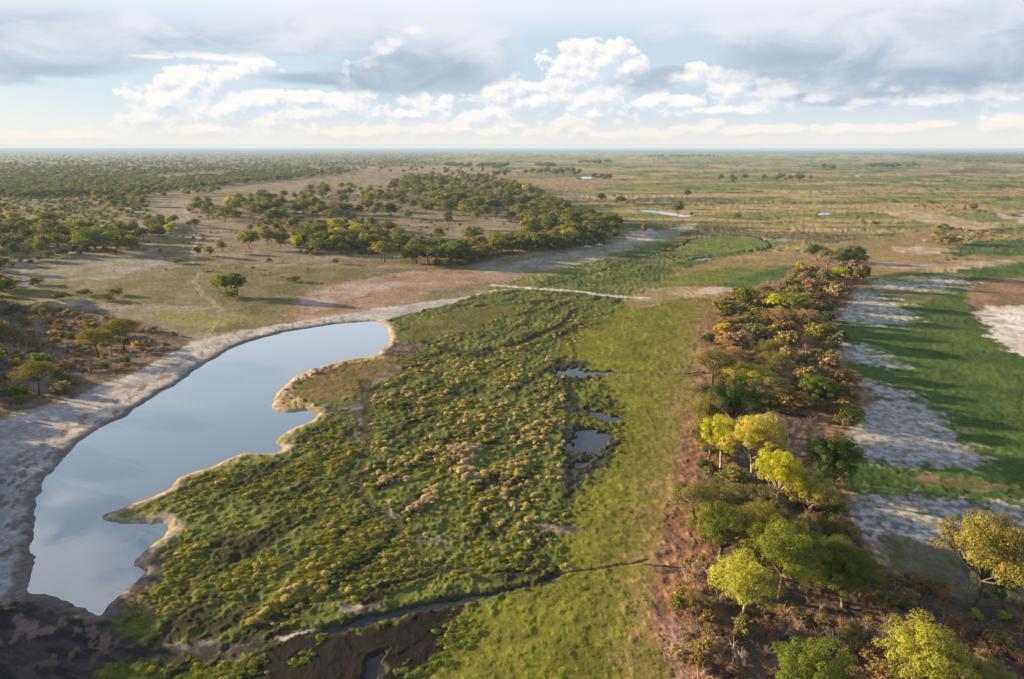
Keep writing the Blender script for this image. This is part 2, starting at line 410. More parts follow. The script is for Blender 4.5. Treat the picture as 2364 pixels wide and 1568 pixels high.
# a, b: the two colours the patch is mottled with; lam: mottle size (m); f: edge softness (photo pixels); rough: bumpiness; wet
TAN, OLIVE, GREY_SAND = (0.21, 0.165, 0.085), (0.125, 0.125, 0.045), (0.31, 0.285, 0.26)
GREEN, DKGREEN, LAWN = (0.075, 0.105, 0.022), (0.035, 0.062, 0.016), (0.150, 0.160, 0.022)
LITTER, MUD, WHITE = (0.270, 0.150, 0.085), (0.030, 0.026, 0.023), (0.47, 0.44, 0.41)
PINK = (0.270, 0.190, 0.145)
ZONES = [
    # left savanna and its woods
    dict(p=[(-900, 346), (1010, 346), (1050, 352), (880, 380), (1030, 396), (1180, 400), (1270, 450), (1400, 500), (1440, 540), (1380, 600), (1200, 640), (1060, 690), (700, 745), (480, 790), (-100, 985), (-1200, 1100)], a=(0.150, 0.130, 0.065), b=(0.215, 0.172, 0.122), lam=14, f=10, rough=.12),
    dict(p=[(-900, 346), (980, 346), (860, 375), (800, 400), (560, 420), (320, 440), (310, 500), (150, 520), (-900, 560)], a=(0.110, 0.112, 0.046), b=(0.175, 0.155, 0.085), lam=30, f=14, rough=.3),
    dict(p=[(-300, 620), (120, 618), (330, 600), (480, 610), (700, 618), (900, 620), (1150, 622), (960, 650), (700, 690), (660, 735), (500, 768), (360, 738), (120, 700), (-300, 720)], a=(0.158, 0.136, 0.066), b=(0.112, 0.108, 0.044), lam=9, f=14, rough=.10),
    dict(p=[(-300, 610), (100, 602), (260, 590), (450, 600), (300, 640), (100, 650), (-300, 660)], a=(0.215, 0.20, 0.18), b=(0.145, 0.14, 0.08), lam=10, f=12, rough=.10),
    dict(p=[(20, 645), (90, 648), (60, 662), (10, 660)], a=(0.30, 0.29, 0.30), b=(0.10, 0.10, 0.10), lam=3, f=8, rough=.12),
    dict(p=[(100, 690), (300, 700), (520, 712), (480, 730), (300, 722), (90, 705)], a=(0.225, 0.195, 0.17), b=(0.15, 0.14, 0.08), lam=7, f=12, rough=.10),
    dict(p=[(300, 720), (520, 722), (560, 740), (470, 760), (390, 745)], a=(0.17, 0.165, 0.055), b=(0.20, 0.165, 0.08), lam=6, f=10, rough=.10),
    dict(p=[(310, 490), (360, 486), (412, 489), (390, 500), (330, 505)], a=(0.10, 0.16, 0.04), b=(0.12, 0.17, 0.05), lam=8, f=4, rough=.1),
    dict(p=[(300, 470), (440, 462), (470, 500), (400, 520), (300, 515)], a=(0.26, 0.215, 0.185), b=(0.19, 0.16, 0.13), lam=20, f=10, rough=.1, op=.6),
    dict(p=[(820, 385), (1000, 386), (1110, 398), (1250, 402), (1160, 410), (1000, 398), (880, 396)], a=(0.27, 0.185, 0.11), b=(0.22, 0.165, 0.095), lam=60, f=6, rough=.2),
    dict(p=[(900, 422), (960, 420), (985, 432), (920, 434)], a=(0.36, 0.25, 0.16), b=(0.30, 0.22, 0.14), lam=30, f=5, rough=.1),
    dict(p=[(1120, 420), (1250, 412), (1380, 410), (1390, 432), (1300, 446), (1200, 436)], a=(0.21, 0.17, 0.085), b=(0.25, 0.18, 0.10), lam=40, f=8, rough=.2),
    dict(p=[(1250, 350.5), (1650, 353.5), (2050, 358.5), (2200, 369), (2600, 373), (2600, 346.1), (1000, 346.1)], a=(0.060, 0.074, 0.036), b=(0.085, 0.092, 0.045), lam=120, f=4, rough=.3),
    # pinkish drying flat behind the pond
    dict(p=[(670, 728), (690, 690), (760, 660), (900, 632), (1000, 622), (1130, 625), (1180, 640), (1100, 655), (1000, 672), (900, 705), (780, 735), (690, 748)], a=PINK, b=(0.225, 0.145, 0.098), lam=9, f=14, rough=.08),
    dict(p=[(690, 700), (780, 660), (900, 650), (1010, 655), (900, 665), (800, 690), (720, 720)], a=(0.34, 0.285, 0.262), b=(0.27, 0.205, 0.17), lam=6, f=12, rough=.06, op=.8),
    dict(p=[(1080, 625), (1240, 596), (1330, 580), (1480, 545), (1600, 515), (1560, 545), (1440, 590), (1330, 612), (1180, 630)], a=(0.27, 0.255, 0.215), b=(0.20, 0.195, 0.12), lam=8, f=14, rough=.08),
    dict(p=[(1450, 540), (1500, 528), (1520, 545), (1480, 562), (1455, 556)], a=(0.42, 0.36, 0.33), b=(0.33, 0.28, 0.23), lam=6, f=10, rough=.06),
    # right-hand flood plain
    dict(p=[(1230, 660), (1330, 620), (1480, 570), (1660, 545), (1800, 560), (1790, 575), (1640, 620), (1520, 650), (1400, 690)], a=(0.060, 0.090, 0.024), b=(0.115, 0.130, 0.036), lam=9, f=30, rough=.3),
    dict(p=[(1530, 660), (1600, 615), (1700, 590), (1860, 572), (1930, 560), (2060, 545), (2180, 520), (2300, 560), (2420, 590), (2420, 612), (2220, 612), (2020, 650), (1800, 640), (1650, 690), (1540, 690)], a=(0.255, 0.175, 0.085), b=(0.195, 0.155, 0.065), lam=22, f=10, rough=.1),
    dict(p=[(1520, 655), (1600, 628), (1700, 618), (1860, 612), (1790, 640), (1650, 672), (1560, 690)], a=(0.10, 0.125, 0.025), b=(0.15, 0.15, 0.04), lam=10, f=14, rough=.1),
    dict(p=[(1650, 665), (1730, 635), (1850, 608), (1862, 622), (1760, 655), (1680, 690)], a=(0.055, 0.095, 0.022), b=(0.09, 0.12, 0.028), lam=8, f=10, rough=.12),
    dict(p=[(1535, 575), (1640, 546), (1740, 548), (1778, 566), (1700, 580), (1600, 590)], a=(0.10, 0.14, 0.03), b=(0.13, 0.16, 0.04), lam=10, f=6, rough=.15),
    dict(p=[(2180, 590), (2260, 556), (2500, 560), (2500, 596), (2320, 590)], a=(0.05, 0.085, 0.022), b=(0.08, 0.11, 0.03), lam=10, f=5, rough=.3),
    dict(p=[(2040, 490), (2120, 488), (2220, 505), (2300, 525), (2220, 528), (2100, 505)], a=(0.36, 0.28, 0.19), b=(0.28, 0.21, 0.12), lam=12, f=6, rough=.1),
    dict(p=[(2300, 490), (2420, 500), (2420, 520), (2330, 508)], a=(0.40, 0.33, 0.27), b=(0.32, 0.26, 0.18), lam=12, f=6, rough=.1),
    dict(p=[(2060, 570), (2200, 575), (2180, 585), (2080, 582)], a=(0.38, 0.31, 0.25), b=(0.3, 0.23, 0.15), lam=8, f=6, rough=.1),
    dict(p=[(2030, 605), (2150, 612), (2340, 600), (2340, 612), (2200, 622), (2050, 618)], a=(0.36, 0.29, 0.24), b=(0.28, 0.20, 0.12), lam=8, f=8, rough=.08),
    dict(p=[(2170, 392), (2300, 388), (2300, 398), (2190, 400)], a=(0.10, 0.055, 0.035), b=(0.2, 0.13, 0.08), lam=60, f=4, rough=.2),
    # dark green meadow to the right of the tree strip
    dict(p=[(1880, 690), (1990, 640), (2180, 628), (2364, 608), (2700, 600), (2900, 1150), (2364, 1190), (2100, 1145), (1940, 1130), (1900, 1000), (1960, 900), (1900, 800)], a=(0.070, 0.108, 0.022), b=(0.046, 0.078, 0.018), lam=9, f=16, rough=.16),
    dict(p=[(2000, 655), (2200, 632), (2240, 660), (2120, 700), (2010, 710), (1890, 690)], a=(0.16, 0.145, 0.065), b=(0.10, 0.11, 0.04), lam=8, f=16, rough=.1, op=.8),
    dict(p=[(2240, 668), (2330, 640), (2700, 640), (2700, 730), (2364, 715), (2260, 735)], a=(0.235, 0.14, 0.085), b=(0.17, 0.12, 0.06), lam=9, f=18, rough=.08),
    dict(p=[(2090, 1098), (2200, 1104), (2320, 1122), (2280, 1136), (2140, 1118)], a=(0.17, 0.12, 0.07), b=(0.08, 0.09, 0.03), lam=4, f=14, rough=.08),
    dict(p=[(1975, 672), (2050, 690), (2100, 735), (2070, 752), (1970, 745), (1890, 712)], a=(0.42, 0.40, 0.375), b=(0.22, 0.21, 0.155), lam=1.3, f=56, rough=.03),
    dict(p=[(2010, 645), (2100, 652), (2190, 636), (2230, 652), (2190, 668), (2060, 670)], a=(0.40, 0.385, 0.36), b=(0.21, 0.20, 0.15), lam=1.3, f=56, rough=.03),
    dict(p=[(1880, 800), (1970, 793), (2040, 818), (2075, 838), (2050, 848), (1950, 830)], a=(0.42, 0.395, 0.37), b=(0.21, 0.20, 0.15), lam=1.2, f=50, rough=.03),
    dict(p=[(1950, 872), (2040, 888), (2120, 915), (2080, 920), (1980, 906)], a=(0.44, 0.42, 0.40), b=(0.23, 0.22, 0.175), lam=1.1, f=38, rough=.03),
    dict(p=[(1960, 930), (2090, 926), (2160, 955), (2200, 1005), (2262, 1066), (2190, 1078), (2040, 1066), (1950, 1030), (1900, 985)], a=(0.38, 0.37, 0.36), b=(0.24, 0.23, 0.195), lam=1.1, f=60, rough=.035),
    dict(p=[(1930, 1160), (2050, 1140), (2200, 1158), (2420, 1176), (2700, 1200), (2700, 1330), (2330, 1300), (2150, 1300), (2030, 1280), (1960, 1220)], a=(0.38, 0.365, 0.355), b=(0.165, 0.155, 0.125), lam=1.1, f=60, rough=.035),
    dict(p=[(2262, 725), (2330, 706), (2700, 700), (2700, 880), (2420, 842), (2320, 800)], a=(0.54, 0.52, 0.50), b=(0.42, 0.38, 0.34), lam=5, f=16, rough=.06),
    # meadow between pond and tree strip
    dict(p=[(900, 735), (1060, 692), (1220, 668), (1450, 690), (1640, 690), (1620, 780), (1590, 900), (1560, 1060), (1500, 1320), (1520, 1600), (240, 1600), (260, 1420), (330, 1310), (390, 1230), (330, 1170), (430, 1108), (640, 1050), (690, 1000), (760, 958), (690, 910), (760, 850), (880, 830), (930, 800)], a=(0.094, 0.112, 0.026), b=(0.028, 0.028, 0.014), lam=2.6, f=10, rough=.32, st=1.05, bias=.28),
    dict(p=[(690, 915), (670, 905), (720, 868), (800, 840), (900, 826), (950, 835), (900, 872), (830, 905), (760, 930)], a=(0.115, 0.10, 0.034), b=(0.15, 0.105, 0.045), lam=3, f=8, rough=.14),
    dict(p=[(950, 750), (1060, 715), (1180, 706), (1130, 745), (1000, 790), (930, 800)], a=(0.115, 0.11, 0.030), b=(0.085, 0.09, 0.025), lam=5, f=14, rough=.14),
    # lawn-like grazed strip
    dict(p=[(1290, 805), (1380, 745), (1450, 706), (1560, 690), (1640, 690), (1620, 770), (1590, 850), (1580, 950), (1560, 1050), (1530, 1150), (1500, 1300), (1500, 1420), (1550, 1600), (1000, 1600), (1040, 1450), (1200, 1370), (1290, 1325), (1320, 1180), (1400, 1050), (1430, 960), (1400, 890), (1340, 850)], a=LAWN, b=(0.116, 0.120, 0.022), lam=4, f=26, rough=.13),
    dict(p=[(1590, 690), (1640, 690), (1640, 900), (1620, 1060), (1580, 1180), (1560, 1320), (1600, 1600), (1460, 1600), (1430, 1400), (1445, 1300), (1475, 1150), (1510, 1050), (1535, 950), (1560, 850), (1590, 760)], a=(0.225, 0.165, 0.062), b=(0.160, 0.135, 0.042), lam=4, f=85, rough=.10),
    dict(p=[(1440, 700), (1500, 668), (1640, 660), (1700, 668), (1660, 685), (1560, 690), (1480, 712)], a=(0.32, 0.235, 0.165), b=(0.2, 0.16, 0.075), lam=8, f=14, rough=.08),
    dict(p=[(1605, 668), (1660, 662), (1700, 668), (1640, 680)], a=(0.46, 0.37, 0.31), b=(0.36, 0.26, 0.2), lam=5, f=10, rough=.06),
    # litter-covered strip under the trees
    dict(p=[(1640, 700), (1700, 672), (1790, 650), (1850, 612), (1960, 590), (2010, 640), (1960, 700), (1930, 770), (1960, 850), (2010, 930), (1950, 1000), (1950, 1120), (1980, 1220), (2080, 1330), (2364, 1390), (2800, 1450), (2800, 1900), (1560, 1900), (1540, 1560), (1500, 1440), (1515, 1300), (1545, 1150), (1585, 960), (1605, 860), (1612, 770)], a=LITTER, b=(0.165, 0.098, 0.062), lam=2.2, f=18, rough=.16),
    dict(p=[(1545, 1440), (1600, 1460), (1640, 1530), (1640, 1640), (1580, 1640), (1550, 1520)], a=(0.33, 0.225, 0.185), b=(0.25, 0.16, 0.12), lam=2, f=20, rough=.12),
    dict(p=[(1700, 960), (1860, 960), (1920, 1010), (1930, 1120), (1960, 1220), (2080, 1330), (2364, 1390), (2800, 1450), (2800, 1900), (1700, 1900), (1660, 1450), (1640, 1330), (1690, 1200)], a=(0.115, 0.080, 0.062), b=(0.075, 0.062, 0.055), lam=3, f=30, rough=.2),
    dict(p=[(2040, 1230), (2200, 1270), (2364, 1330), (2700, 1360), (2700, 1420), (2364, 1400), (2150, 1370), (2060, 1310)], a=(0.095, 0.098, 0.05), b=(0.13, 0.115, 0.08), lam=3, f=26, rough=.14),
    # black drying mud
    dict(p=[(640, 1450), (740, 1462), (850, 1448), (980, 1410), (1080, 1392), (1040, 1450), (1010, 1500), (900, 1600), (560, 1600), (600, 1500)], a=(0.013, 0.009, 0.007), b=(0.008, 0.007, 0.006), lam=2, f=40, rough=.10, wet=.3),
    # grey bare earth paths through the marsh
    dict(p=[(935, 835), (900, 872), (850, 900), (840, 940), (845, 1000), (825, 1010), (815, 960), (760, 960), (760, 945), (830, 920), (850, 885), (900, 858)], a=(0.16, 0.14, 0.125), b=(0.07, 0.062, 0.05), lam=2.5, f=10, rough=.14),
    dict(p=[(888, 795), (940, 790), (980, 800), (960, 822), (900, 826), (880, 815)], a=(0.065, 0.055, 0.045), b=(0.12, 0.10, 0.08), lam=2.5, f=10, rough=.18),
    dict(p=[(890, 1180), (920, 1195), (950, 1228), (1030, 1250), (1040, 1262), (960, 1248), (910, 1225), (880, 1200)], a=(0.20, 0.18, 0.165), b=(0.09, 0.08, 0.065), lam=2, f=8, rough=.14),
    dict(p=[(800, 1255), (870, 1245), (860, 1262), (800, 1270)], a=(0.16, 0.145, 0.135), b=(0.06, 0.055, 0.05), lam=2, f=8, rough=.14),
    dict(p=[(780, 1400), (860, 1395), (880, 1405), (800, 1420)], a=(0.30, 0.26, 0.24), b=(0.10, 0.085, 0.07), lam=1.5, f=8, rough=.14),
    dict(p=[(640, 1474), (690, 1458), (745, 1446), (750, 1452), (690, 1466), (640, 1482)], a=(0.40, 0.34, 0.31), b=(0.3, 0.25, 0.22), lam=2, f=5, rough=.08),
    dict(p=[(360, 1490), (470, 1482), (580, 1486), (640, 1478), (640, 1488), (560, 1496), (440, 1494)], a=(0.22, 0.2, 0.2), b=(0.09, 0.08, 0.075), lam=2, f=8, rough=.14),
    dict(p=[(1240, 1210), (1330, 1216), (1320, 1232), (1260, 1226)], a=(0.18, 0.155, 0.13), b=(0.07, 0.06, 0.045), lam=1.5, f=8, rough=.14),
    dict(p=[(1300, 990), (1330, 980), (1420, 1000), (1420, 1050), (1370, 1090), (1310, 1140), (1300, 1080)], a=(0.035, 0.038, 0.018), b=(0.022, 0.022, 0.016), lam=2, f=14, rough=.3, wet=.6),
    dict(p=[(1290, 840), (1360, 838), (1330, 900), (1350, 950), (1310, 960), (1300, 900)], a=(0.038, 0.042, 0.018), b=(0.025, 0.025, 0.016), lam=2, f=14, rough=.3, wet=.5),
    # pale bank on the far side of the pond
    dict(p=[(1080, 684), (1040, 700), (950, 722), (880, 740), (800, 750), (640, 775), (500, 828), (330, 935), (200, 1010), (120, 1090), (80, 1200), (80, 1340), (10, 1400), (-100, 1450), (-700, 1500), (-700, 1090), (-100, 988), (0, 968), (90, 945), (180, 912), (260, 880), (340, 846), (420, 800), (480, 782), (560, 764), (690, 742), (850, 716), (960, 700)], a=(0.37, 0.36, 0.36), b=(0.30, 0.288, 0.285), lam=5, f=8, rough=.025),
    dict(p=[(-60, 985), (150, 925), (300, 880), (330, 905), (180, 985), (60, 1070), (-20, 1200), (-60, 1420), (-400, 1420), (-400, 1080)], a=(0.34, 0.33, 0.33), b=(0.22, 0.185, 0.17), lam=1.3, f=20, rough=.03, op=.45),
    # black mud at the near end of the pond
    dict(p=[(-400, 1330), (10, 1390), (70, 1358), (140, 1376), (230, 1420), (300, 1360), (335, 1300), (400, 1285), (330, 1370), (270, 1420), (290, 1470), (400, 1490), (640, 1482), (560, 1520), (240, 1530), (230, 1640), (-400, 1640)], a=(0.013, 0.012, 0.012), b=(0.036, 0.033, 0.033), lam=.8, f=34, rough=.04, wet=.6, st=-.35),
    # scrub clump at the left edge
    dict(p=[(-700, 720), (-100, 715), (60, 705), (240, 725), (330, 742), (400, 765), (430, 788), (400, 812), (330, 845), (250, 880), (160, 920), (60, 945), (-100, 985), (-700, 1080)], a=(0.165, 0.125, 0.095), b=(0.11, 0.09, 0.07), lam=3, f=10, rough=.16),
]
LINES = [  # open bands: points, half width (photo pixels), colour, opacity, sunk (m)
    (([(466, 782), (492, 752), (503, 722), (490, 698), (462, 678), (447, 655), (458, 630), (462, 622)]), 1.6, (0.33, 0.28, 0.21), .6, .06),
    (([(478, 778), (502, 748), (511, 722), (497, 698), (468, 676), (453, 655), (464, 630)]), 1.5, (0.33, 0.28, 0.21), .6, .06),
    (([(446, 610), (442, 590), (450, 565), (455, 548), (447, 530), (440, 515), (432, 500), (428, 485)]), 1.7, (0.40, 0.35, 0.30), .65, .06),
    (([(452, 596), (449, 580), (456, 560), (461, 545), (453, 528)]), 1.5, (0.40, 0.35, 0.30), .6, .06),
    (([(1138, 659), (1180, 662), (1250, 667), (1330, 673), (1400, 682), (1490, 688)]), 9.0, (0.52, 0.46, 0.42), .85, .0),
    (([(1098, 679), (1140, 672), (1170, 668)]), 3.0, (0.5, 0.45, 0.42), .7, .05),
    (([(-60, 990), (80, 950), (200, 912), (330, 870), (430, 818), (480, 786)]), 2.0, (0.21, 0.20, 0.20), .55, .05),
    (([(-60, 1004), (80, 962), (200, 922), (330, 882), (440, 826)]), 2.0, (0.22, 0.21, 0.21), .5, .05),
    (([(1286, 1326), (1340, 1316), (1420, 1306), (1500, 1294)]), 3.5, (0.06, 0.05, 0.04), .8, .18),
    (([(1300, 1318), (1360, 1308), (1430, 1298), (1500, 1288)]), 2.5, (0.26, 0.17, 0.11), .6, .0),
    (([(1410, 862), (1480, 856), (1560, 848), (1600, 846)]), 2.5, (0.04, 0.04, 0.02), .75, .15),
    (([(870, 1018), (960, 1012), (1080, 1024), (1200, 1022), (1300, 1026)]), 4.0, (0.030, 0.030, 0.015), .8, .25),
    (([(985, 790), (1080, 812), (1180, 800), (1240, 775), (1310, 745), (1330, 715)]), 12, (0.030, 0.034, 0.016), .75, .45),
    (([(940, 850), (1020, 838), (1110, 812), (1190, 790)]), 9, (0.034, 0.040, 0.018), .7, .3),
    (([(845, 880), (850, 950), (848, 1010), (838, 1060), (800, 1100), (760, 1150), (720, 1210)]), 15, (0.032, 0.028, 0.022), .6, .12),
    (([(820, 1130), (880, 1180), (920, 1210)]), 12, (0.036, 0.032, 0.026), .6, .25),
    (([(820, 1310), (900, 1290), (980, 1310), (1100, 1318), (1240, 1322)]), 12, (0.034, 0.030, 0.022), .7, .25),
    (([(1310, 760), (1330, 830), (1320, 900), (1340, 960), (1320, 1040), (1318, 1150), (1270, 1210)]), 7, (0.030, 0.030, 0.018), .55, .1),
    (([(360, 1490), (420, 1400), (440, 1330), (500, 1260), (560, 1230)]), 12, (0.034, 0.028, 0.022), .6, .25),
    (([(520, 1500), (620, 1420), (700, 1390), (800, 1380), (900, 1350), (1000, 1330)]), 8, (0.034, 0.030, 0.022), .5, .25),
    (([(1500, 590), (1560, 572), (1600, 552), (1660, 544), (1740, 546), (1780, 566), (1768, 574), (1720, 580), (1880, 577)]), 3.2, (0.018, 0.022, 0.012), .85, .6),
    (([(1220, 672), (1330, 642), (1440, 610), (1520, 588), (1560, 600), (1620, 600)]), 4.0, (0.022, 0.028, 0.014), .6, .4),
    (([(1740, 525), (1830, 530), (1890, 548), (1960, 545)]), 3.0, (0.02, 0.026, 0.014), .7, .6),
    (([(2180, 600), (2260, 598), (2364, 606), (2460, 612)]), 3.0, (0.02, 0.025, 0.014), .8, .5),
    (([(1400, 470), (1480, 470), (1560, 476), (1700, 470), (1840, 468)]), 2.2, (0.03, 0.04, 0.02), .6, .5),
    (([(1900, 445), (2000, 446), (2100, 442), (2220, 440), (2364, 432)]), 3.2, (0.045, 0.05, 0.028), .7, .6),
    (([(1560, 398), (1700, 396), (1800, 397)]), 1.6, (0.05, 0.06, 0.035), .6, .6),
    (([(1380, 560), (1420, 596), (1500, 610)]), 3.0, (0.03, 0.04, 0.02), .4, .2),
]
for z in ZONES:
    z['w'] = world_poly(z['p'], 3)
LINES_W = [(world_poly(p, 4, False), *r) for p, *r in LINES]
WATERS_W = [(n, world_poly(p, 4), b) for n, p, b in WATERS]


def surface(x, y):
    """colour, bumpiness, wetness and height of the ground at world points"""
    x = np.asarray(x, np.float64); y = np.asarray(y, np.float64)
    mpp = np.maximum(np.hypot(np.hypot(x, y), CAM_H) / 1700.0, 0.03)
    wx = anoise(x, y, mpp, 5, 60, 3) * mpp * 9
    wy = anoise(x, y, mpp, 5, 60, 41) * mpp * 9
    xx, yy = x + wx, y + wy
    streak = fbm(x / 3.2, y, 60, 5, 5, mpp)
    streak2 = fbm(x / 2.5, y, 260, 8, 5, mpp)
    k = sstep(streak + 0.8 * streak2, -0.35, 0.6)[:, None]
    col = np.array([0.130, 0.150, 0.038]) * (1 - k) + np.array([0.300, 0.220, 0.100]) * k
    reed = sstep(fbm(x / 2.8, y, 130, 27, 5, mpp), 0.35, 0.65)[:, None]
    col = col * (1 - reed * .7) + np.array([0.30, 0.225, 0.14]) * reed * .7
    dark = sstep(fbm(x / 3.5, y, 180, 77, 5, mpp), 0.55, 0.75)[:, None]
    col = col * (1 - dark * .7) + np.array([0.05, 0.06, 0.03]) * dark * .7
    chn = gnoise(x / 420.0 + .3 * fbm(x, y, 300, 91, 2), y / 190.0, 93) + .28 * fbm(x / 2, y, 80, 95, 3, mpp)
    fr = sstep(y, 380, 520)
    bank = (np.exp(-(chn / 0.13) ** 2) * fr)[:, None]
    core = (np.exp(-((chn + .03) / 0.022) ** 2) * fr)[:, None]
    col = col * (1 - .75 * bank) + np.array([0.092, 0.150, 0.030]) * .75 * bank
    col = col * (1 - .85 * core) + np.array([0.022, 0.028, 0.014]) * .85 * core
    rough = np.full(x.shape, 0.30) + 0.5 * reed[:, 0]
    wet = np.zeros(x.shape); sink = np.zeros(x.shape)
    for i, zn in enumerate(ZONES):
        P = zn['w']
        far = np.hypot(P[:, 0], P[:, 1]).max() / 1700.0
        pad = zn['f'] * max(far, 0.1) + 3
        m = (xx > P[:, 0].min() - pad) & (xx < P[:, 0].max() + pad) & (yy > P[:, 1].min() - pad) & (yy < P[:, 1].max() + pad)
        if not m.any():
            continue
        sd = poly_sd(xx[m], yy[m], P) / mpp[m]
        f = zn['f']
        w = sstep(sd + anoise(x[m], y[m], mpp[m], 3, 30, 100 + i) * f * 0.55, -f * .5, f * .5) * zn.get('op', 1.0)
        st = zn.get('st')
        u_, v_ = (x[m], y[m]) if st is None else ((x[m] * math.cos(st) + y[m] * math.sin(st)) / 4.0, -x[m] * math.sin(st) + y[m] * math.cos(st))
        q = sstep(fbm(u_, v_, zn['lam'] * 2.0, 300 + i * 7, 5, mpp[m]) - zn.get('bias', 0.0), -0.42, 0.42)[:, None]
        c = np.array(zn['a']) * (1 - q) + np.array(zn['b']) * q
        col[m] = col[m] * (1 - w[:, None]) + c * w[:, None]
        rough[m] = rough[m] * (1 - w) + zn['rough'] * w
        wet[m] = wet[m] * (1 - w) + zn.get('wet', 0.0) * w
    for i, (P, hw, c, op, dp) in enumerate(LINES_W):
        far = np.hypot(P[:, 0], P[:, 1]).max() / 1700.0
        pad = hw * 2.5 * far + 2
        m = (xx > P[:, 0].min() - pad) & (xx < P[:, 0].max() + pad) & (yy > P[:, 1].min() - pad) & (yy < P[:, 1].max() + pad)
        if not m.any():
            continue
        lx, ly = (x[m] + wx[m] * .4, y[m] + wy[m] * .4)
        sd = poly_sd(lx, ly, P, False) / mpp[m]
        e = min(hw * .8, 8)
        w = sstep(sd + hw + anoise(x[m], y[m], mpp[m], 3, 20, 500 + i) * e * .3, -e * .5, e * .5) * op
        col[m] = col[m] * (1 - w[:, None]) + np.array(c) * w[:, None]
        sink[m] = np.maximum(sink[m], w * dp)
        rough[m] *= 1 - .8 * w
    # relief
    z = rough * (0.55 * fbm(x, y, 5.0, 11, 2, mpp) + 0.9 * np.maximum(fbm(x, y, 1.9, 21, 3, mpp), -0.15)) + 0.12 * fbm(x, y, 30, 31, 2, mpp)
    z += np.where(mpp > .25, rough * 1.3 * np.maximum(fbm(x / 2, y, 9, 61, 3, mpp), 0), 0)
    z -= sink
    # water basins with their wet edges and pale lips
    for i, (nm, P, bw) in enumerate(WATERS_W):
        pad = 14 if i == 0 else 6
        m = (x > P[:, 0].min() - pad) & (x < P[:, 0].max() + pad) & (y > P[:, 1].min() - pad) & (y < P[:, 1].max() + pad)
        if not m.any():
            continue
        sd = poly_sd(x[m], y[m], P) + fbm(x[m], y[m], 7 if i == 0 else 2.6, 900 + i, 4, mpp[m]) * (0.75 if i == 0 else bw * (2.6 if 'puddle' in nm else .9))
        if i == 0:
            px, py, _ = to_pix(x[m], y[m])
            right = sstep(px - np.interp(py, [750, 850, 940, 1040, 1120, 1190, 1300, 1400], [800, 600, 480, 380, 230, 160, 200, 200]), -30, 30) * sstep(1330 - py, -30, 30)
            lw_ = fbm(x[m], y[m], 9, 88, 4, mpp[m]) * 1.5
            lip = sstep(sd + lw_, -3.3, -1.7) * right * sstep(-sd, -.6, .3) * np.clip(.75 + .6 * fbm(x[m], y[m], 5, 89, 3, mpp[m]), .12, .95)
            cl = np.array([0.32, 0.25, 0.20]) * (1 + .18 * fbm(x[m], y[m], 2, 77, 3, mpp[m]))[:, None]
            col[m] = col[m] * (1 - .92 * lip[:, None]) + cl * .92 * lip[:, None]
            rough[m] *= 1 - .7 * lip
            z[m] = z[m] * (1 - .7 * lip) + lip * .14
            edge = sstep(sd + fbm(x[m], y[m], 4, 55, 4, mpp[m]) * 1.4, -3.4, -0.9) * (1 - right)
            cw = np.array([0.105, 0.088, 0.076])
            col[m] = col[m] * (1 - .85 * edge[:, None]) + cw * .85 * edge[:, None]
            wet[m] = np.maximum(wet[m], edge * .5)
            brown = sstep(fbm(x[m] + .5 * y[m], y[m] * .5 - x[m] * .3, 3.2, 66, 4, mpp[m]), 0.12, 0.36) * sstep(sd, -14, -7) * sstep(-sd, 1.5, 3.5) * (1 - right)
            col[m] = col[m] * (1 - .75 * brown[:, None]) + np.array([0.145, 0.10, 0.082]) * .75 * brown[:, None]
        else:
            edge = sstep(sd, -bw * 1.6, -bw * .2)[:, None] * .8
            col[m] = col[m] * (1 - edge) + np.array([0.026, 0.025, 0.018]) * edge
        prof = sstep(sd, -bw, bw)
        inside = sstep(sd, -bw * .5, 0.0)
        z[m] = z[m] * (1 - inside) - prof * 0.9
        col[m] = np.where((sd > 0.3)[:, None], np.array([0.05, 0.05, 0.045]), col[m])
    # fine mottling that belongs to the soil and grass themselves
    n1 = fbm(x, y, 1.3, 201, 3, mpp); n2 = fbm(x, y, 14, 211, 3, mpp); n3 = anoise(x, y, mpp, 2, 10, 221)
    col = col * np.clip(1 + 0.20 * n1 + 0.16 * n2 + 0.16 * n3, .45, 1.7)[:, None]
    return np.clip(col, 0.008, .8), rough, wet, z


def ground_z(pts):
    pts = np.asarray(pts, float).reshape(-1, 2)
    return surface(pts[:, 0], pts[:, 1])[3]


# ------------------------------------------------------------------ mesh and tagging helpers
def mesh_np(name, verts, faces, mats=(), smooth=False):
    """verts (n,3); faces a list of (k,3) / (k,4) integer arrays"""
    me = bpy.data.meshes.new(name)
    faces = [np.asarray(f, np.int32) for f in (faces if isinstance(faces, list) else [faces]) if len(f)]
    verts = np.asarray(verts, np.float32)
    nl = sum(f.size for f in faces); nf = sum(len(f) for f in faces)
    me.vertices.add(len(verts)); me.vertices.foreach_set('co', verts.ravel())
    me.loops.add(nl); me.loops.foreach_set('vertex_index', np.concatenate([f.ravel() for f in faces]))
    me.polygons.add(nf)
    sizes = np.concatenate([np.full(len(f), f.shape[1], np.int32) for f in faces])
    starts = np.concatenate([[0], np.cumsum(sizes)[:-1]]).astype(np.int32)
    me.polygons.foreach_set('loop_start', starts)
    if smooth:
        me.polygons.foreach_set('use_smooth', np.ones(nf, bool))
    for m in mats:
        me.materials.append(m)
    me.update(calc_edges=True)
    return me


def link(name, data, parent=None, loc=(0, 0, 0)):
    o = bpy.data.objects.new(name, data)
    COL.objects.link(o)
    o.location = loc
    if parent is not None:
        o.parent = parent
    return o


def tag(o, label, cat, group=None):
    o['label'] = label
    o['category'] = cat
    if group:
        o['group'] = group
    return o


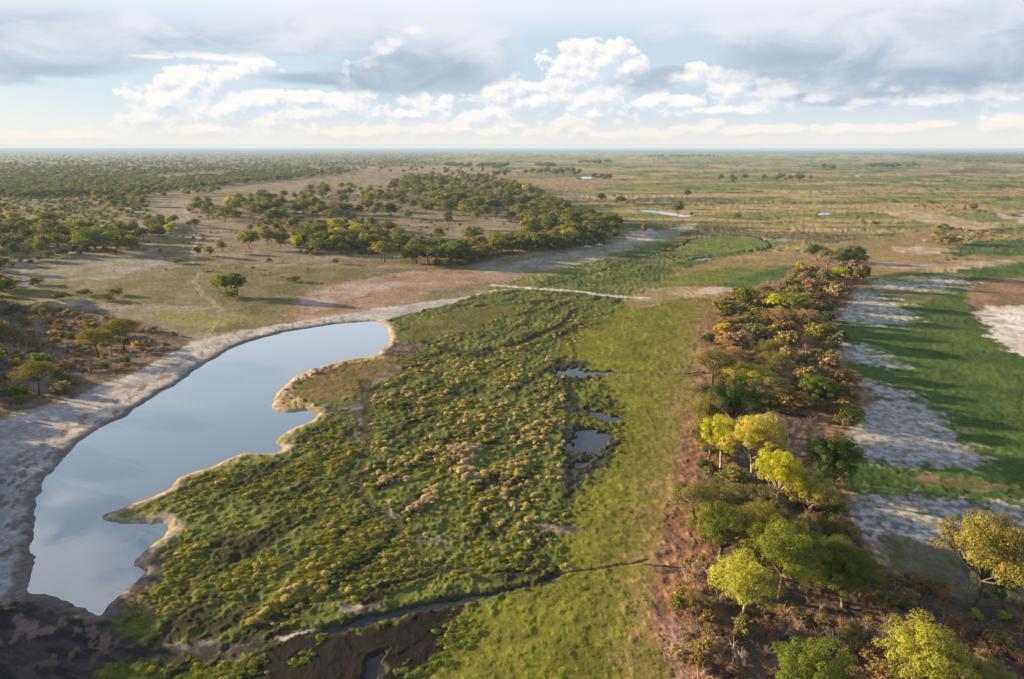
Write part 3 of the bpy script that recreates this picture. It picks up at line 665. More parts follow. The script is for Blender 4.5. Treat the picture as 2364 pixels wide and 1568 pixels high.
def mat(name, build):
    m = bpy.data.materials.new(name)
    m.use_nodes = True
    m.node_tree.nodes.clear()
    B = NB(m.node_tree)
    sh = build(B)
    out = B.n('ShaderNodeOutputMaterial')
    m.node_tree.links.new(sh, out.inputs[0])
    return m


def principled(B, color, rough=0.8, spec=0.3, normal=None, metallic=0.0):
    p = B.n('ShaderNodeBsdfPrincipled')
    B.put(p.inputs['Base Color'], color)
    B.put(p.inputs['Roughness'], rough)
    B.put(p.inputs['Specular IOR Level'], spec)
    B.put(p.inputs['Metallic'], metallic)
    if normal is not None:
        B.put(p.inputs['Normal'], normal)
    return p.outputs[0]


def bump(B, h, strength, dist):
    b = B.n('ShaderNodeBump')
    B.put(b.inputs['Height'], h); b.inputs['Strength'].default_value = strength; b.inputs['Distance'].default_value = dist
    return b.outputs[0]


# ------------------------------------------------------------------ ground sheet
def ground_material(B):
    at = B.n('ShaderNodeAttribute', attribute_name='soil')
    aw = B.n('ShaderNodeAttribute', attribute_name='wetness')
    geo = B.n('ShaderNodeNewGeometry')
    pos = geo.outputs['Position']
    n1 = B.noise(pos, 2.2, 4.0, 0.65)
    n2 = B.noise(pos, 0.45, 4.0, 0.6)
    f = B.m('ADD', 0.55, B.m('ADD', B.m('MULTIPLY', n1, 0.55), B.m('MULTIPLY', n2, 0.38)))
    c = B.mix(1.0, at.outputs['Color'], B.comb(f, f, f), 'MULTIPLY')
    h = B.noise(pos, 3.0, 5.0, 0.7)
    nrm = bump(B, h, 0.8, 0.13)
    rough = B.m('SUBTRACT', 0.95, B.m('MULTIPLY', aw.outputs['Fac'], 0.5))
    return principled(B, c, rough, B.m('ADD', 0.04, B.m('MULTIPLY', aw.outputs['Fac'], 0.12)), nrm)


def build_ground():
    dense = np.radians(np.linspace(-42, 42, 1060))
    rest = np.radians(np.linspace(42, 318, 70)[1:-1])
    az = np.concatenate([dense, rest])
    dep = np.radians(np.linspace(50, 0.30, 640))
    rr = CAM_H / np.tan(dep)
    rr = np.concatenate([[0.5, 12, 25, 40, 50], rr[rr > 52], np.geomspace(rr[-1] * 1.12, 90000, 26)])
    A, Rr = np.meshgrid(az, rr)
    x = (np.sin(A) * Rr).ravel(); y = (np.cos(A) * Rr).ravel()
    col, rough, wet, z = surface(x, y)
    nr, nc = len(rr), len(az)
    i = np.arange(nr - 1)[:, None] * nc + np.arange(nc)[None, :]
    j = np.arange(nr - 1)[:, None] * nc + (np.arange(nc)[None, :] + 1) % nc
    quads = np.stack([i, j, j + nc, i + nc], -1).reshape(-1, 4)[:, ::-1]
    me = mesh_np('ground', np.stack([x, y, z], 1), [quads], [mat('soil_and_grass', ground_material)], True)
    a = me.attributes.new('soil', 'FLOAT_COLOR', 'POINT')
    a.data.foreach_set('color', np.concatenate([col, np.ones((len(col), 1))], 1).astype(np.float32).ravel())
    a = me.attributes.new('wetness', 'FLOAT', 'POINT')
    a.data.foreach_set('value', wet.astype(np.float32))
    o = link('ground', me)
    o['kind'] = 'structure'


def pond_material(B):
    geo = B.n('ShaderNodeNewGeometry')
    pos = geo.outputs['Position']
    nrm = bump(B, B.noise(pos, 0.35, 4.0, 0.55), 0.05, 0.12)
    murk = B.n('ShaderNodeBsdfDiffuse'); B.put(murk.inputs[0], (0.085, 0.10, 0.115))
    gl = B.n('ShaderNodeBsdfGlossy'); gl.inputs['Roughness'].default_value = 0.02
    B.put(gl.inputs['Color'], (.97, .99, 1)); B.put(gl.inputs['Normal'], nrm)
    lw = B.n('ShaderNodeLayerWeight'); lw.inputs[0].default_value = 0.5
    f = B.m('ADD', 0.22, B.m('MULTIPLY', B.m('POWER', lw.outputs['Facing'], 2.4), 0.95), clamp=True)
    mx = B.n('ShaderNodeMixShader')
    B.put(mx.inputs[0], f)
    B.nt.links.new(murk.outputs[0], mx.inputs[1]); B.nt.links.new(gl.outputs[0], mx.inputs[2])
    return mx.outputs[0]


def water_material(B, tint, refl):
    geo = B.n('ShaderNodeNewGeometry')
    pos = geo.outputs['Position']
    rip = B.noise(pos, 0.5, 3.0, 0.5)
    nrm = bump(B, rip, 0.05, 0.10)
    murk = B.n('ShaderNodeBsdfDiffuse'); B.put(murk.inputs[0], tint)
    gl = B.n('ShaderNodeBsdfGlossy'); gl.inputs['Roughness'].default_value = 0.03
    B.put(gl.inputs['Color'], (1, 1, 1)); B.put(gl.inputs['Normal'], nrm)
    fr = B.n('ShaderNodeFresnel'); fr.inputs[0].default_value = refl
    mx = B.n('ShaderNodeMixShader')
    B.put(mx.inputs[0], fr.outputs[0])
    B.nt.links.new(murk.outputs[0], mx.inputs[1]); B.nt.links.new(gl.outputs[0], mx.inputs[2])
    return mx.outputs[0]


def build_waters():
    wm = mat('still_pond_water', pond_material)
    dm = mat('dark_creek_water', lambda B: water_material(B, (0.022, 0.024, 0.027), 1.38))
    pm = mat('puddle_water', lambda B: water_material(B, (0.028, 0.034, 0.04), 1.6))
    fm = mat('bright_channel_water', lambda B: water_material(B, (0.30, 0.30, 0.30), 2.2))
    for nm, P, bw in WATERS_W:
        nx = np.roll(P, -1, 0) - np.roll(P, 1, 0)
        nrm = np.stack([nx[:, 1], -nx[:, 0]], 1); nrm /= np.linalg.norm(nrm, axis=1)[:, None] + 1e-9
        area = 0.5 * np.sum(P[:, 0] * np.roll(P[:, 1], -1) - np.roll(P[:, 0], -1) * P[:, 1])
        Q = P + nrm * (1 if area > 0 else -1) * min(bw * .8, 1.6)
        far = np.hypot(P[:, 0], P[:, 1]).min() > 480
        zl = -0.45 if not far else -0.25
        me = bpy.data.meshes.new(nm)
        me.from_pydata([(a, b, zl) for a, b in Q], [], [list(range(len(Q)))[::(1 if area > 0 else -1)]])
        me.materials.append(wm if nm == 'pond_water' else fm if nm == 'channel_water' and bw > 2 else pm if 'puddle' in nm else dm)
        o = link(nm, me)
        o['kind'] = 'structure'


build_ground()
build_waters()


# ------------------------------------------------------------------ plants: meshes
def unit(v):
    return v / (np.linalg.norm(v, axis=-1, keepdims=True) + 1e-9)


def leaf_quads(c, nrm, size, aspect, rg, along=None):
    """kite-shaped leaf sprays"""
    n = len(c)
    nrm = unit(nrm)
    t = rg.normal(size=(n, 3)) if along is None else along + rg.normal(size=(n, 3)) * .35
    t = unit(t - nrm * np.sum(t * nrm, 1, keepdims=True))
    b = np.cross(nrm, t)
    s = np.asarray(size).reshape(-1, 1) * np.ones((n, 1))
    v = np.stack([c - t * s, c + b * s * aspect + t * s * .15, c + t * s, c - b * s * aspect + t * s * .15], 1).reshape(-1, 3)
    f = np.arange(n * 4).reshape(n, 4)
    return v, f


def tube(path, radii, sides=6):
    path = np.asarray(path, float); n = len(path)
    tan = np.gradient(path, axis=0); tan = unit(tan)
    up = np.array([0.3, 0.9, 0.2])
    a = unit(np.cross(tan, up)); b = np.cross(tan, a)
    ang = np.arange(sides) / sides * 2 * np.pi
    ring = a[:, None, :] * np.cos(ang)[None, :, None] + b[:, None, :] * np.sin(ang)[None, :, None]
    v = (path[:, None, :] + ring * np.asarray(radii)[:, None, None]).reshape(-1, 3)
    i = np.arange(n - 1)[:, None] * sides + np.arange(sides)[None, :]
    j = np.arange(n - 1)[:, None] * sides + (np.arange(sides)[None, :] + 1) % sides
    return v, np.stack([i, j, j + sides, i + sides], -1).reshape(-1, 4)


class Acc:
    def __init__(self):
        self.v, self.f, self.n, self.a = [], [], 0, []

    def add(self, vf, val=None):
        v, f = vf
        self.v.append(v); self.f.append(f + self.n); self.n += len(v)
        if val is not None:
            self.a.append(np.broadcast_to(val, (len(v),)))

    def build(self, name, m, smooth=False):
        me = mesh_np(name, np.concatenate(self.v), [np.concatenate(self.f)], [m], smooth)
        if self.a:
            at = me.attributes.new('shade', 'FLOAT', 'POINT')
            at.data.foreach_set('value', np.concatenate(self.a).astype(np.float32))
        return me


H0, W0 = 12.0, 10.0


def crown_clumps(kind, rg):
    cl = []
    if kind in ('round', 'thorn', 'shrub', 'open'):
        # a handful of unequal lobes, each a shell of leaf clumps, with gaps between them
        lo = {'round': .15, 'thorn': .10, 'shrub': -.12, 'open': .34}[kind]
        nl = {'round': 8, 'thorn': 9, 'shrub': 6, 'open': 10}[kind]
        zc = H0 * (lo + 1) / 2; rz = H0 * (1 - lo) / 2
        th0 = rg.uniform(0, 6.28)
        for k in range(nl):
            t = (k + .5) / nl
            cz = 1 - 1.75 * t if kind != 'open' else 1 - 1.45 * t
            th = th0 + k * 2.4 + rg.uniform(-.35, .35)
            sr = math.sqrt(max(0, 1 - cz * cz))
            L = rg.uniform(.27, .37) * (.86 if kind == 'open' else 1.0)
            dist = (1 - L * 1.35) * rg.uniform(.86, 1.12)
            lc = np.array([math.cos(th) * sr * dist * W0 / 2, math.sin(th) * sr * dist * W0 / 2, zc + cz * rz * dist])
            lr = np.array([L * W0, L * W0, L * W0 * (.72 if kind == 'open' else .8)]) * rg.uniform(.8, 1.08)
            m = {'round': 9, 'thorn': 8, 'shrub': 7, 'open': 8}[kind]
            for i in range(m):
                u = 1 - 1.55 * (i + .5) / m; ph = i * 2.4 + rg.uniform(0, 1)
                su = math.sqrt(max(0, 1 - u * u))
                c = lc + np.array([math.cos(ph) * su, math.sin(ph) * su, u]) * lr * rg.uniform(.62, .85)
                c[2] = max(c[2], .07 * H0)
                r = W0 * rg.uniform(.075, .135)
                cl.append((c, np.array([r, r, r * .72])))
        for _ in range(3):
            q = unit(rg.normal(size=3)) * .2
            cl.append((np.array([q[0] * W0 / 2, q[1] * W0 / 2, zc + q[2] * rz]), np.array([.16, .16, .12]) * W0))
    elif kind == 'umbrella':
        n = 22
        for k in range(n):
            a = 2.4 * k + rg.uniform(-.5, .5); r = W0 / 2 * .85 * math.sqrt((k + .3) / n)
            z = H0 * (.93 - .30 * (r / (W0 / 2)) ** 2 + rg.uniform(-.07, .03)) - (H0 * rg.uniform(.15, .28) if k % 5 == 4 else 0)
            rr = W0 * rg.uniform(.12, .19)
            cl.append((np.array([math.cos(a) * r, math.sin(a) * r, z]), np.array([rr * 1.15, rr * 1.15, rr * .46])))
    return cl


LOD = {'huge': (1.9, .66), 'near': (1.0, 1.0), 'mid': (.125, 2.75), 'far': (.03, 5.2)}
LEAF = {'round': (11500, .18, .55), 'open': (10500, .175, .55), 'umbrella': (9500, .165, .40), 'thorn': (9000, .30, .17), 'shrub': (5200, .32, .36)}


def crown_mesh(kind, lod, seed, m):
    rg = np.random.default_rng(seed)
    cl = crown_clumps(kind, rg)
    N, s, asp = LEAF[kind]
    N = int(N * LOD[lod][0]); s = s * LOD[lod][1]
    if lod in ('mid', 'far'):
        asp = max(asp, .42)
    wt = np.array([c[1][0] ** 2 for c in cl]); wt /= wt.sum()
    acc = Acc()
    for (c, r), w in zip(cl, wt):
        n = max(2, int(N * w))
        d = unit(rg.normal(size=(n, 3)) + np.array([0, 0, .25]))
        p = c + d * r * rg.uniform(.5, 1.08, (n, 1)) ** .7
        p[:, 2] = np.maximum(p[:, 2], .12)
        out = unit(p - np.array([0, 0, H0 * .5])) * .4
        nr = d * .75 + out + rg.normal(size=(n, 3)) * .42 + np.array([0, 0, .25])
        if kind == 'thorn':
            nr = rg.normal(size=(n, 3)) + d * .3
        sz = s * rg.uniform(.65, 1.3, n)
        sh = np.repeat(np.clip(rg.normal(0, .16, n) + rg.normal(0, .13), -.45, .5), 4)
        acc.add(leaf_quads(p, nr, sz, asp, rg, d if kind == 'thorn' else None), sh)
    return acc.build('crown', m)


def trunk_mesh(kind, lod, seed, m):
    rg = np.random.default_rng(seed)
    cl = crown_clumps(kind, np.random.default_rng(seed))
    acc = Acc()
    side = {'huge': 7, 'near': 6, 'mid': 4, 'far': 3}[lod]
    fork = {'round': .22, 'open': .36, 'umbrella': .46, 'thorn': .14, 'shrub': .05}[kind] * H0
    lean = rg.normal(size=2) * .35
    r0 = {'round': .34, 'open': .27, 'umbrella': .27, 'thorn': .17, 'shrub': .13}[kind]
    if lod == 'far':
        r0 *= 1.2
    top = np.array([lean[0], lean[1], fork])
    acc.add(tube([(0, 0, -.5), (lean[0] * .2, lean[1] * .2, fork * .35), (lean[0] * .8, lean[1] * .6, fork * .75), top], [r0 * 1.35, r0, r0 * .85, r0 * .72], side))
    nb = {'huge': 22, 'near': 16, 'mid': 6, 'far': 2}[lod]
    idx = rg.permutation(len(cl))[:nb]
    for k in idx:
        c = cl[k][0]
        mid = top * .5 + c * .5 + np.array([c[0] * .08, c[1] * .08, -.35 - rg.uniform(0, .4)])
        q1 = top * .82 + mid * .18 - np.array([0, 0, .3])
        ra = r0 * rg.uniform(.32, .5)
        acc.add(tube([top - np.array([0, 0, .3]), q1, mid, c, c + (c - mid) * .35], [ra, ra * .9, ra * .66, ra * .38, ra * .12], max(3, side - 2)))
        if lod in ('near', 'huge'):
            for _ in range(2):
                e = c + unit(rg.normal(size=3)) * cl[k][1] * 1.0
                acc.add(tube([mid, (mid + e) / 2 + rg.normal(size=3) * .2, e], [ra * .5, ra * .34, ra * .1], 3))
    return acc.build('trunk', m, True)


def bare_mesh(seed, m, depth=5, spread=.62):
    rg = np.random.default_rng(seed)
    acc = Acc()

    def grow(p, d, L, r, k):
        bend = unit(d + rg.normal(size=3) * .22)
        q = p + d * L * .5; e = q + bend * L * .5
        acc.add(tube([p, q, e], [r, r * .85, r * .68], 5 if k > 2 else 3))
        if k == 0:
            return
        for _ in range(2 if k != depth else 3):
            nd = unit(bend + rg.normal(size=3) * spread + np.array([0, 0, .16]))
            grow(e, nd, L * rg.uniform(.62, .85), r * .62, k - 1)
    grow(np.array([0, 0, -.4]), unit(np.array([rg.normal() * .1, rg.normal() * .1, 1.])), H0 * .36, .30, depth)
    return acc.build('trunk', m, True)


def twig_mesh(seed, m, stems=15, fine=6):
    """leafless thicket: arching stems with side twigs"""
    rg = np.random.default_rng(seed)
    acc = Acc()
    for _ in range(stems):
        a = rg.uniform(0, 6.28); out = rg.uniform(.25, 1.0) * W0 / 2; h = H0 * rg.uniform(.55, 1.0)
        d = np.array([math.cos(a), math.sin(a), 0])
        pts = [d * out * t + np.array([0, 0, h * (1 - (1 - t * 1.12) ** 2) - .1]) + rg.normal(size=3) * .35 * t for t in (0, .3, .6, .85, 1.0)]
        acc.add(tube(pts, [.17, .14, .11, .08, .04], 3), rg.uniform(-.2, .3))
        for _ in range(fine):
            t = rg.uniform(.25, .95); p = pts[0] * (1 - t) ** 2 + 2 * t * (1 - t) * pts[2] + t * t * pts[4]
            e = p + unit(d * .7 + rg.normal(size=3) * .7 + np.array([0, 0, .35])) * rg.uniform(.18, .36) * W0
            acc.add(tube([p, (p + e) / 2 + rg.normal(size=3) * .3, e], [.08, .06, .025], 3), rg.uniform(-.3, .35))
    return acc.build('crown', m)


def tussock_mesh(seed, m, blades, width, dome=.36):
    """a mop of arching grass blades, nominally 1 m wide and 0.6 m high"""
    rg = np.random.default_rng(seed)
    a = rg.uniform(0, 2 * np.pi, blades); t = rg.uniform(0, 1, blades)
    d = np.stack([np.cos(a), np.sin(a), np.zeros(blades)], 1)
    r = .50 * np.sqrt(t) * rg.uniform(.75, 1.2, blades)
    h = (.48 if dome > .3 else .72) * np.sqrt(np.clip(1 - .62 * t, 0, 1)) * rg.uniform(.8, 1.25, blades)
    z = np.array([0, 0, 1.0])
    p0 = d * (r * .35)[:, None] + z * -.05
    p1 = d * (r * .62)[:, None] + z * (h * .72)[:, None]
    p2 = d * (r * .92)[:, None] + z * (h)[:, None]
    p3 = d * (r * 1.28)[:, None] + z * (h * .70)[:, None]
    side = np.cross(d, z) + rg.normal(size=(blades, 3)) * .25
    w = width * rg.uniform(.7, 1.3, blades)[:, None]
    v = np.stack([p0 - side * w, p0 + side * w, p1 - side * w, p1 + side * w, p2 - side * w * .8, p2 + side * w * .8, p3 - side * w * .15, p3 + side * w * .15], 1).reshape(-1, 3)
    b = np.arange(blades)[:, None, None] * 8
    f = (b + np.array([[0, 1, 3, 2], [2, 3, 5, 4], [4, 5, 7, 6]])[None]).reshape(-1, 4)
    # the felted heart of the tussock: a lumpy dome the blades lie on
    nr, ns = 5, 9
    lump = 1 + rg.normal(0, .15, (nr, ns))
    el = np.linspace(-.12, 1.45, nr)[:, None]; az = (np.arange(ns) / ns * 2 * np.pi)[None, :] + rg.uniform(0, 1)
    dv = np.stack([np.cos(el) * np.cos(az) * .47 * lump, np.cos(el) * np.sin(az) * .47 * lump, np.sin(el) * dome * lump * np.ones_like(az)], -1).reshape(-1, 3)
    o = len(v)
    q = np.arange(nr - 1)[:, None] * ns + np.arange(ns)[None]; q2 = np.arange(nr - 1)[:, None] * ns + (np.arange(ns)[None] + 1) % ns
    df = np.stack([q, q2, q2 + ns, q + ns], -1).reshape(-1, 4) + o
    me = mesh_np('blades', np.concatenate([v, dv]), [np.concatenate([f, df])], [m])
    me.polygons.foreach_set('use_smooth', np.concatenate([np.zeros(len(f), bool), np.ones(len(df), bool)]))
    at = me.attributes.new('shade', 'FLOAT', 'POINT')
    at.data.foreach_set('value', np.concatenate([np.repeat(np.clip(rg.normal(0, .16, blades), -.4, .4), 8), np.full(len(dv), -.12)]).astype(np.float32))
    return me


# ------------------------------------------------------------------ plants: materials
def leaf_material(col, trans=.35, hue=.03):
    def b(B):
        at = B.n('ShaderNodeAttribute', attribute_name='shade')
        oi = B.n('ShaderNodeObjectInfo')
        val = B.m('ADD', 1.0, B.m('ADD', at.outputs['Fac'], B.m('MULTIPLY', B.m('SUBTRACT', oi.outputs['Random'], .5), .34)))
        hs = B.n('ShaderNodeHueSaturation')
        B.put(hs.inputs['Color'], (*col, 1))
        B.put(hs.inputs['Hue'], B.m('ADD', .5, B.m('MULTIPLY', B.m('SUBTRACT', B.m('FRACT', B.m('MULTIPLY', oi.outputs['Random'], 17.3)), .5), hue)))
        B.put(hs.inputs['Saturation'], B.m('ADD', .9, B.m('MULTIPLY', B.m('FRACT', B.m('MULTIPLY', oi.outputs['Random'], 7.7)), .2)))
        B.put(hs.inputs['Value'], val)
        c = hs.outputs[0]
        d = B.n('ShaderNodeBsdfDiffuse'); B.put(d.inputs[0], c)
        t = B.n('ShaderNodeBsdfTranslucent'); B.put(t.inputs[0], B.mix(1.0, c, (1.25, 1.15, .55, 1), 'MULTIPLY'))
        mx = B.n('ShaderNodeMixShader'); mx.inputs[0].default_value = trans
        B.nt.links.new(d.outputs[0], mx.inputs[1]); B.nt.links.new(t.outputs[0], mx.inputs[2])
        return mx.outputs[0]
    return b


PAL = {'lime': (.34, .36, .042), 'gold': (.37, .355, .044), 'green': (.150, .195, .035), 'dark': (.058, .085, .022), 'olive': (.190, .188, .052),
       'grey_olive': (.165, .160, .072), 'brown': (.245, .185, .082), 'pink_brown': (.295, .215, .125), 'yellow': (.44, .31, .026), 'grey': (.24, .20, .17),
       'mid': (.150, .172, .046), 'acacia': (.195, .182, .048), 'straw': (.48, .41, .225), 'pink_straw': (.52, .42, .29), 'sedge': (.290, .275, .050), 'grass': (.150, .185, .034), 'lawn': (.185, .195, .030),
       'twig_red': (.30, .165, .105), 'twig_pale': (.38, .275, .20), 'dark_wood': (.100, .120, .042), 'reed': (.30, .235, .135)}
LEAFMAT = {k: mat(k + '_leaves', leaf_material(c, .42 if k in ('lime', 'gold', 'yellow', 'straw', 'sedge', 'green') else .3)) for k, c in PAL.items()}


def bark(B, c1, c2):
    geo = B.n('ShaderNodeNewGeometry')
    n = B.noise(B.vm('MULTIPLY', geo.outputs['Position'], (1, 1, .3)), 3.0, 5.0, .7)
    return principled(B, B.mix(B.ss(n, .35, .65), c1, c2), .9, .15, bump(B, n, .8, .1))


BARK = {'brown': mat('brown_bark', lambda B: bark(B, (.11, .075, .05), (.20, .145, .10))),
        'pale': mat('pale_bark', lambda B: bark(B, (.26, .19, .135), (.42, .33, .25))),
        'dark': mat('dark_bark', lambda B: bark(B, (.045, .038, .035), (.10, .082, .07))),
        'bleached': mat('bleached_wood', lambda B: bark(B, (.33, .23, .165), (.50, .38, .29)))}

MESH = {}


def get_mesh(part, kind, lod, var):
    key = (part, kind, lod, var)
    if key not in MESH:
        seed = zlib.crc32(repr((kind, var)).encode()) % 9999
        if kind == 'bare':
            MESH[key] = bare_mesh(seed, BARK['dark'], 6 if lod == 'near' else 4)
        elif kind == 'twigs':
            MESH[key] = twig_mesh(seed, LEAFMAT['twig_red'], 17 if lod == 'near' else 9, 7 if lod == 'near' else 4)
        elif part == 'crown':
            MESH[key] = crown_mesh(kind, lod, seed, LEAFMAT['green'])
        else:
            MESH[key] = trunk_mesh(kind, lod, seed, BARK['brown'])
    return MESH[key]


NAME = {'round': 'broadleaf_tree', 'open': 'broadleaf_tree', 'umbrella': 'umbrella_thorn_tree', 'thorn': 'thorn_tree', 'bare': 'bare_tree', 'shrub': 'shrub', 'twigs': 'dry_bush'}
CAT = {'round': 'tree', 'open': 'tree', 'umbrella': 'tree', 'thorn': 'tree', 'bare': 'tree', 'shrub': 'shrub', 'twigs': 'bush'}


def plant(kind, lod, x, y, z, w, h, pal, label, group=None, bk='brown', rot=None, var=None, lean=(0, 0)):
    var = random.randrange({'huge': 2, 'near': 4, 'mid': 4, 'far': 3}[lod]) if var is None else var
    root = bpy.data.objects.new(NAME[kind], None)
    COL.objects.link(root)
    root.location = (x, y, z)
    root.rotation_euler = (lean[0], lean[1], random.uniform(0, 6.28) if rot is None else rot)
    root.scale = (w / W0, w / W0, h / H0)
    root.empty_display_size = .5
    tag(root, label, CAT[kind], group)
    if kind not in ('twigs',):
        t = link('trunk', get_mesh('trunk', kind, lod, var), root)
        t.material_slots[0].link = 'OBJECT'; t.material_slots[0].material = BARK[bk]
    if kind != 'bare':
        c = link('crown', get_mesh('crown', kind, lod, var), root)
        c.material_slots[0].link = 'OBJECT'; c.material_slots[0].material = LEAFMAT[pal]
    return root


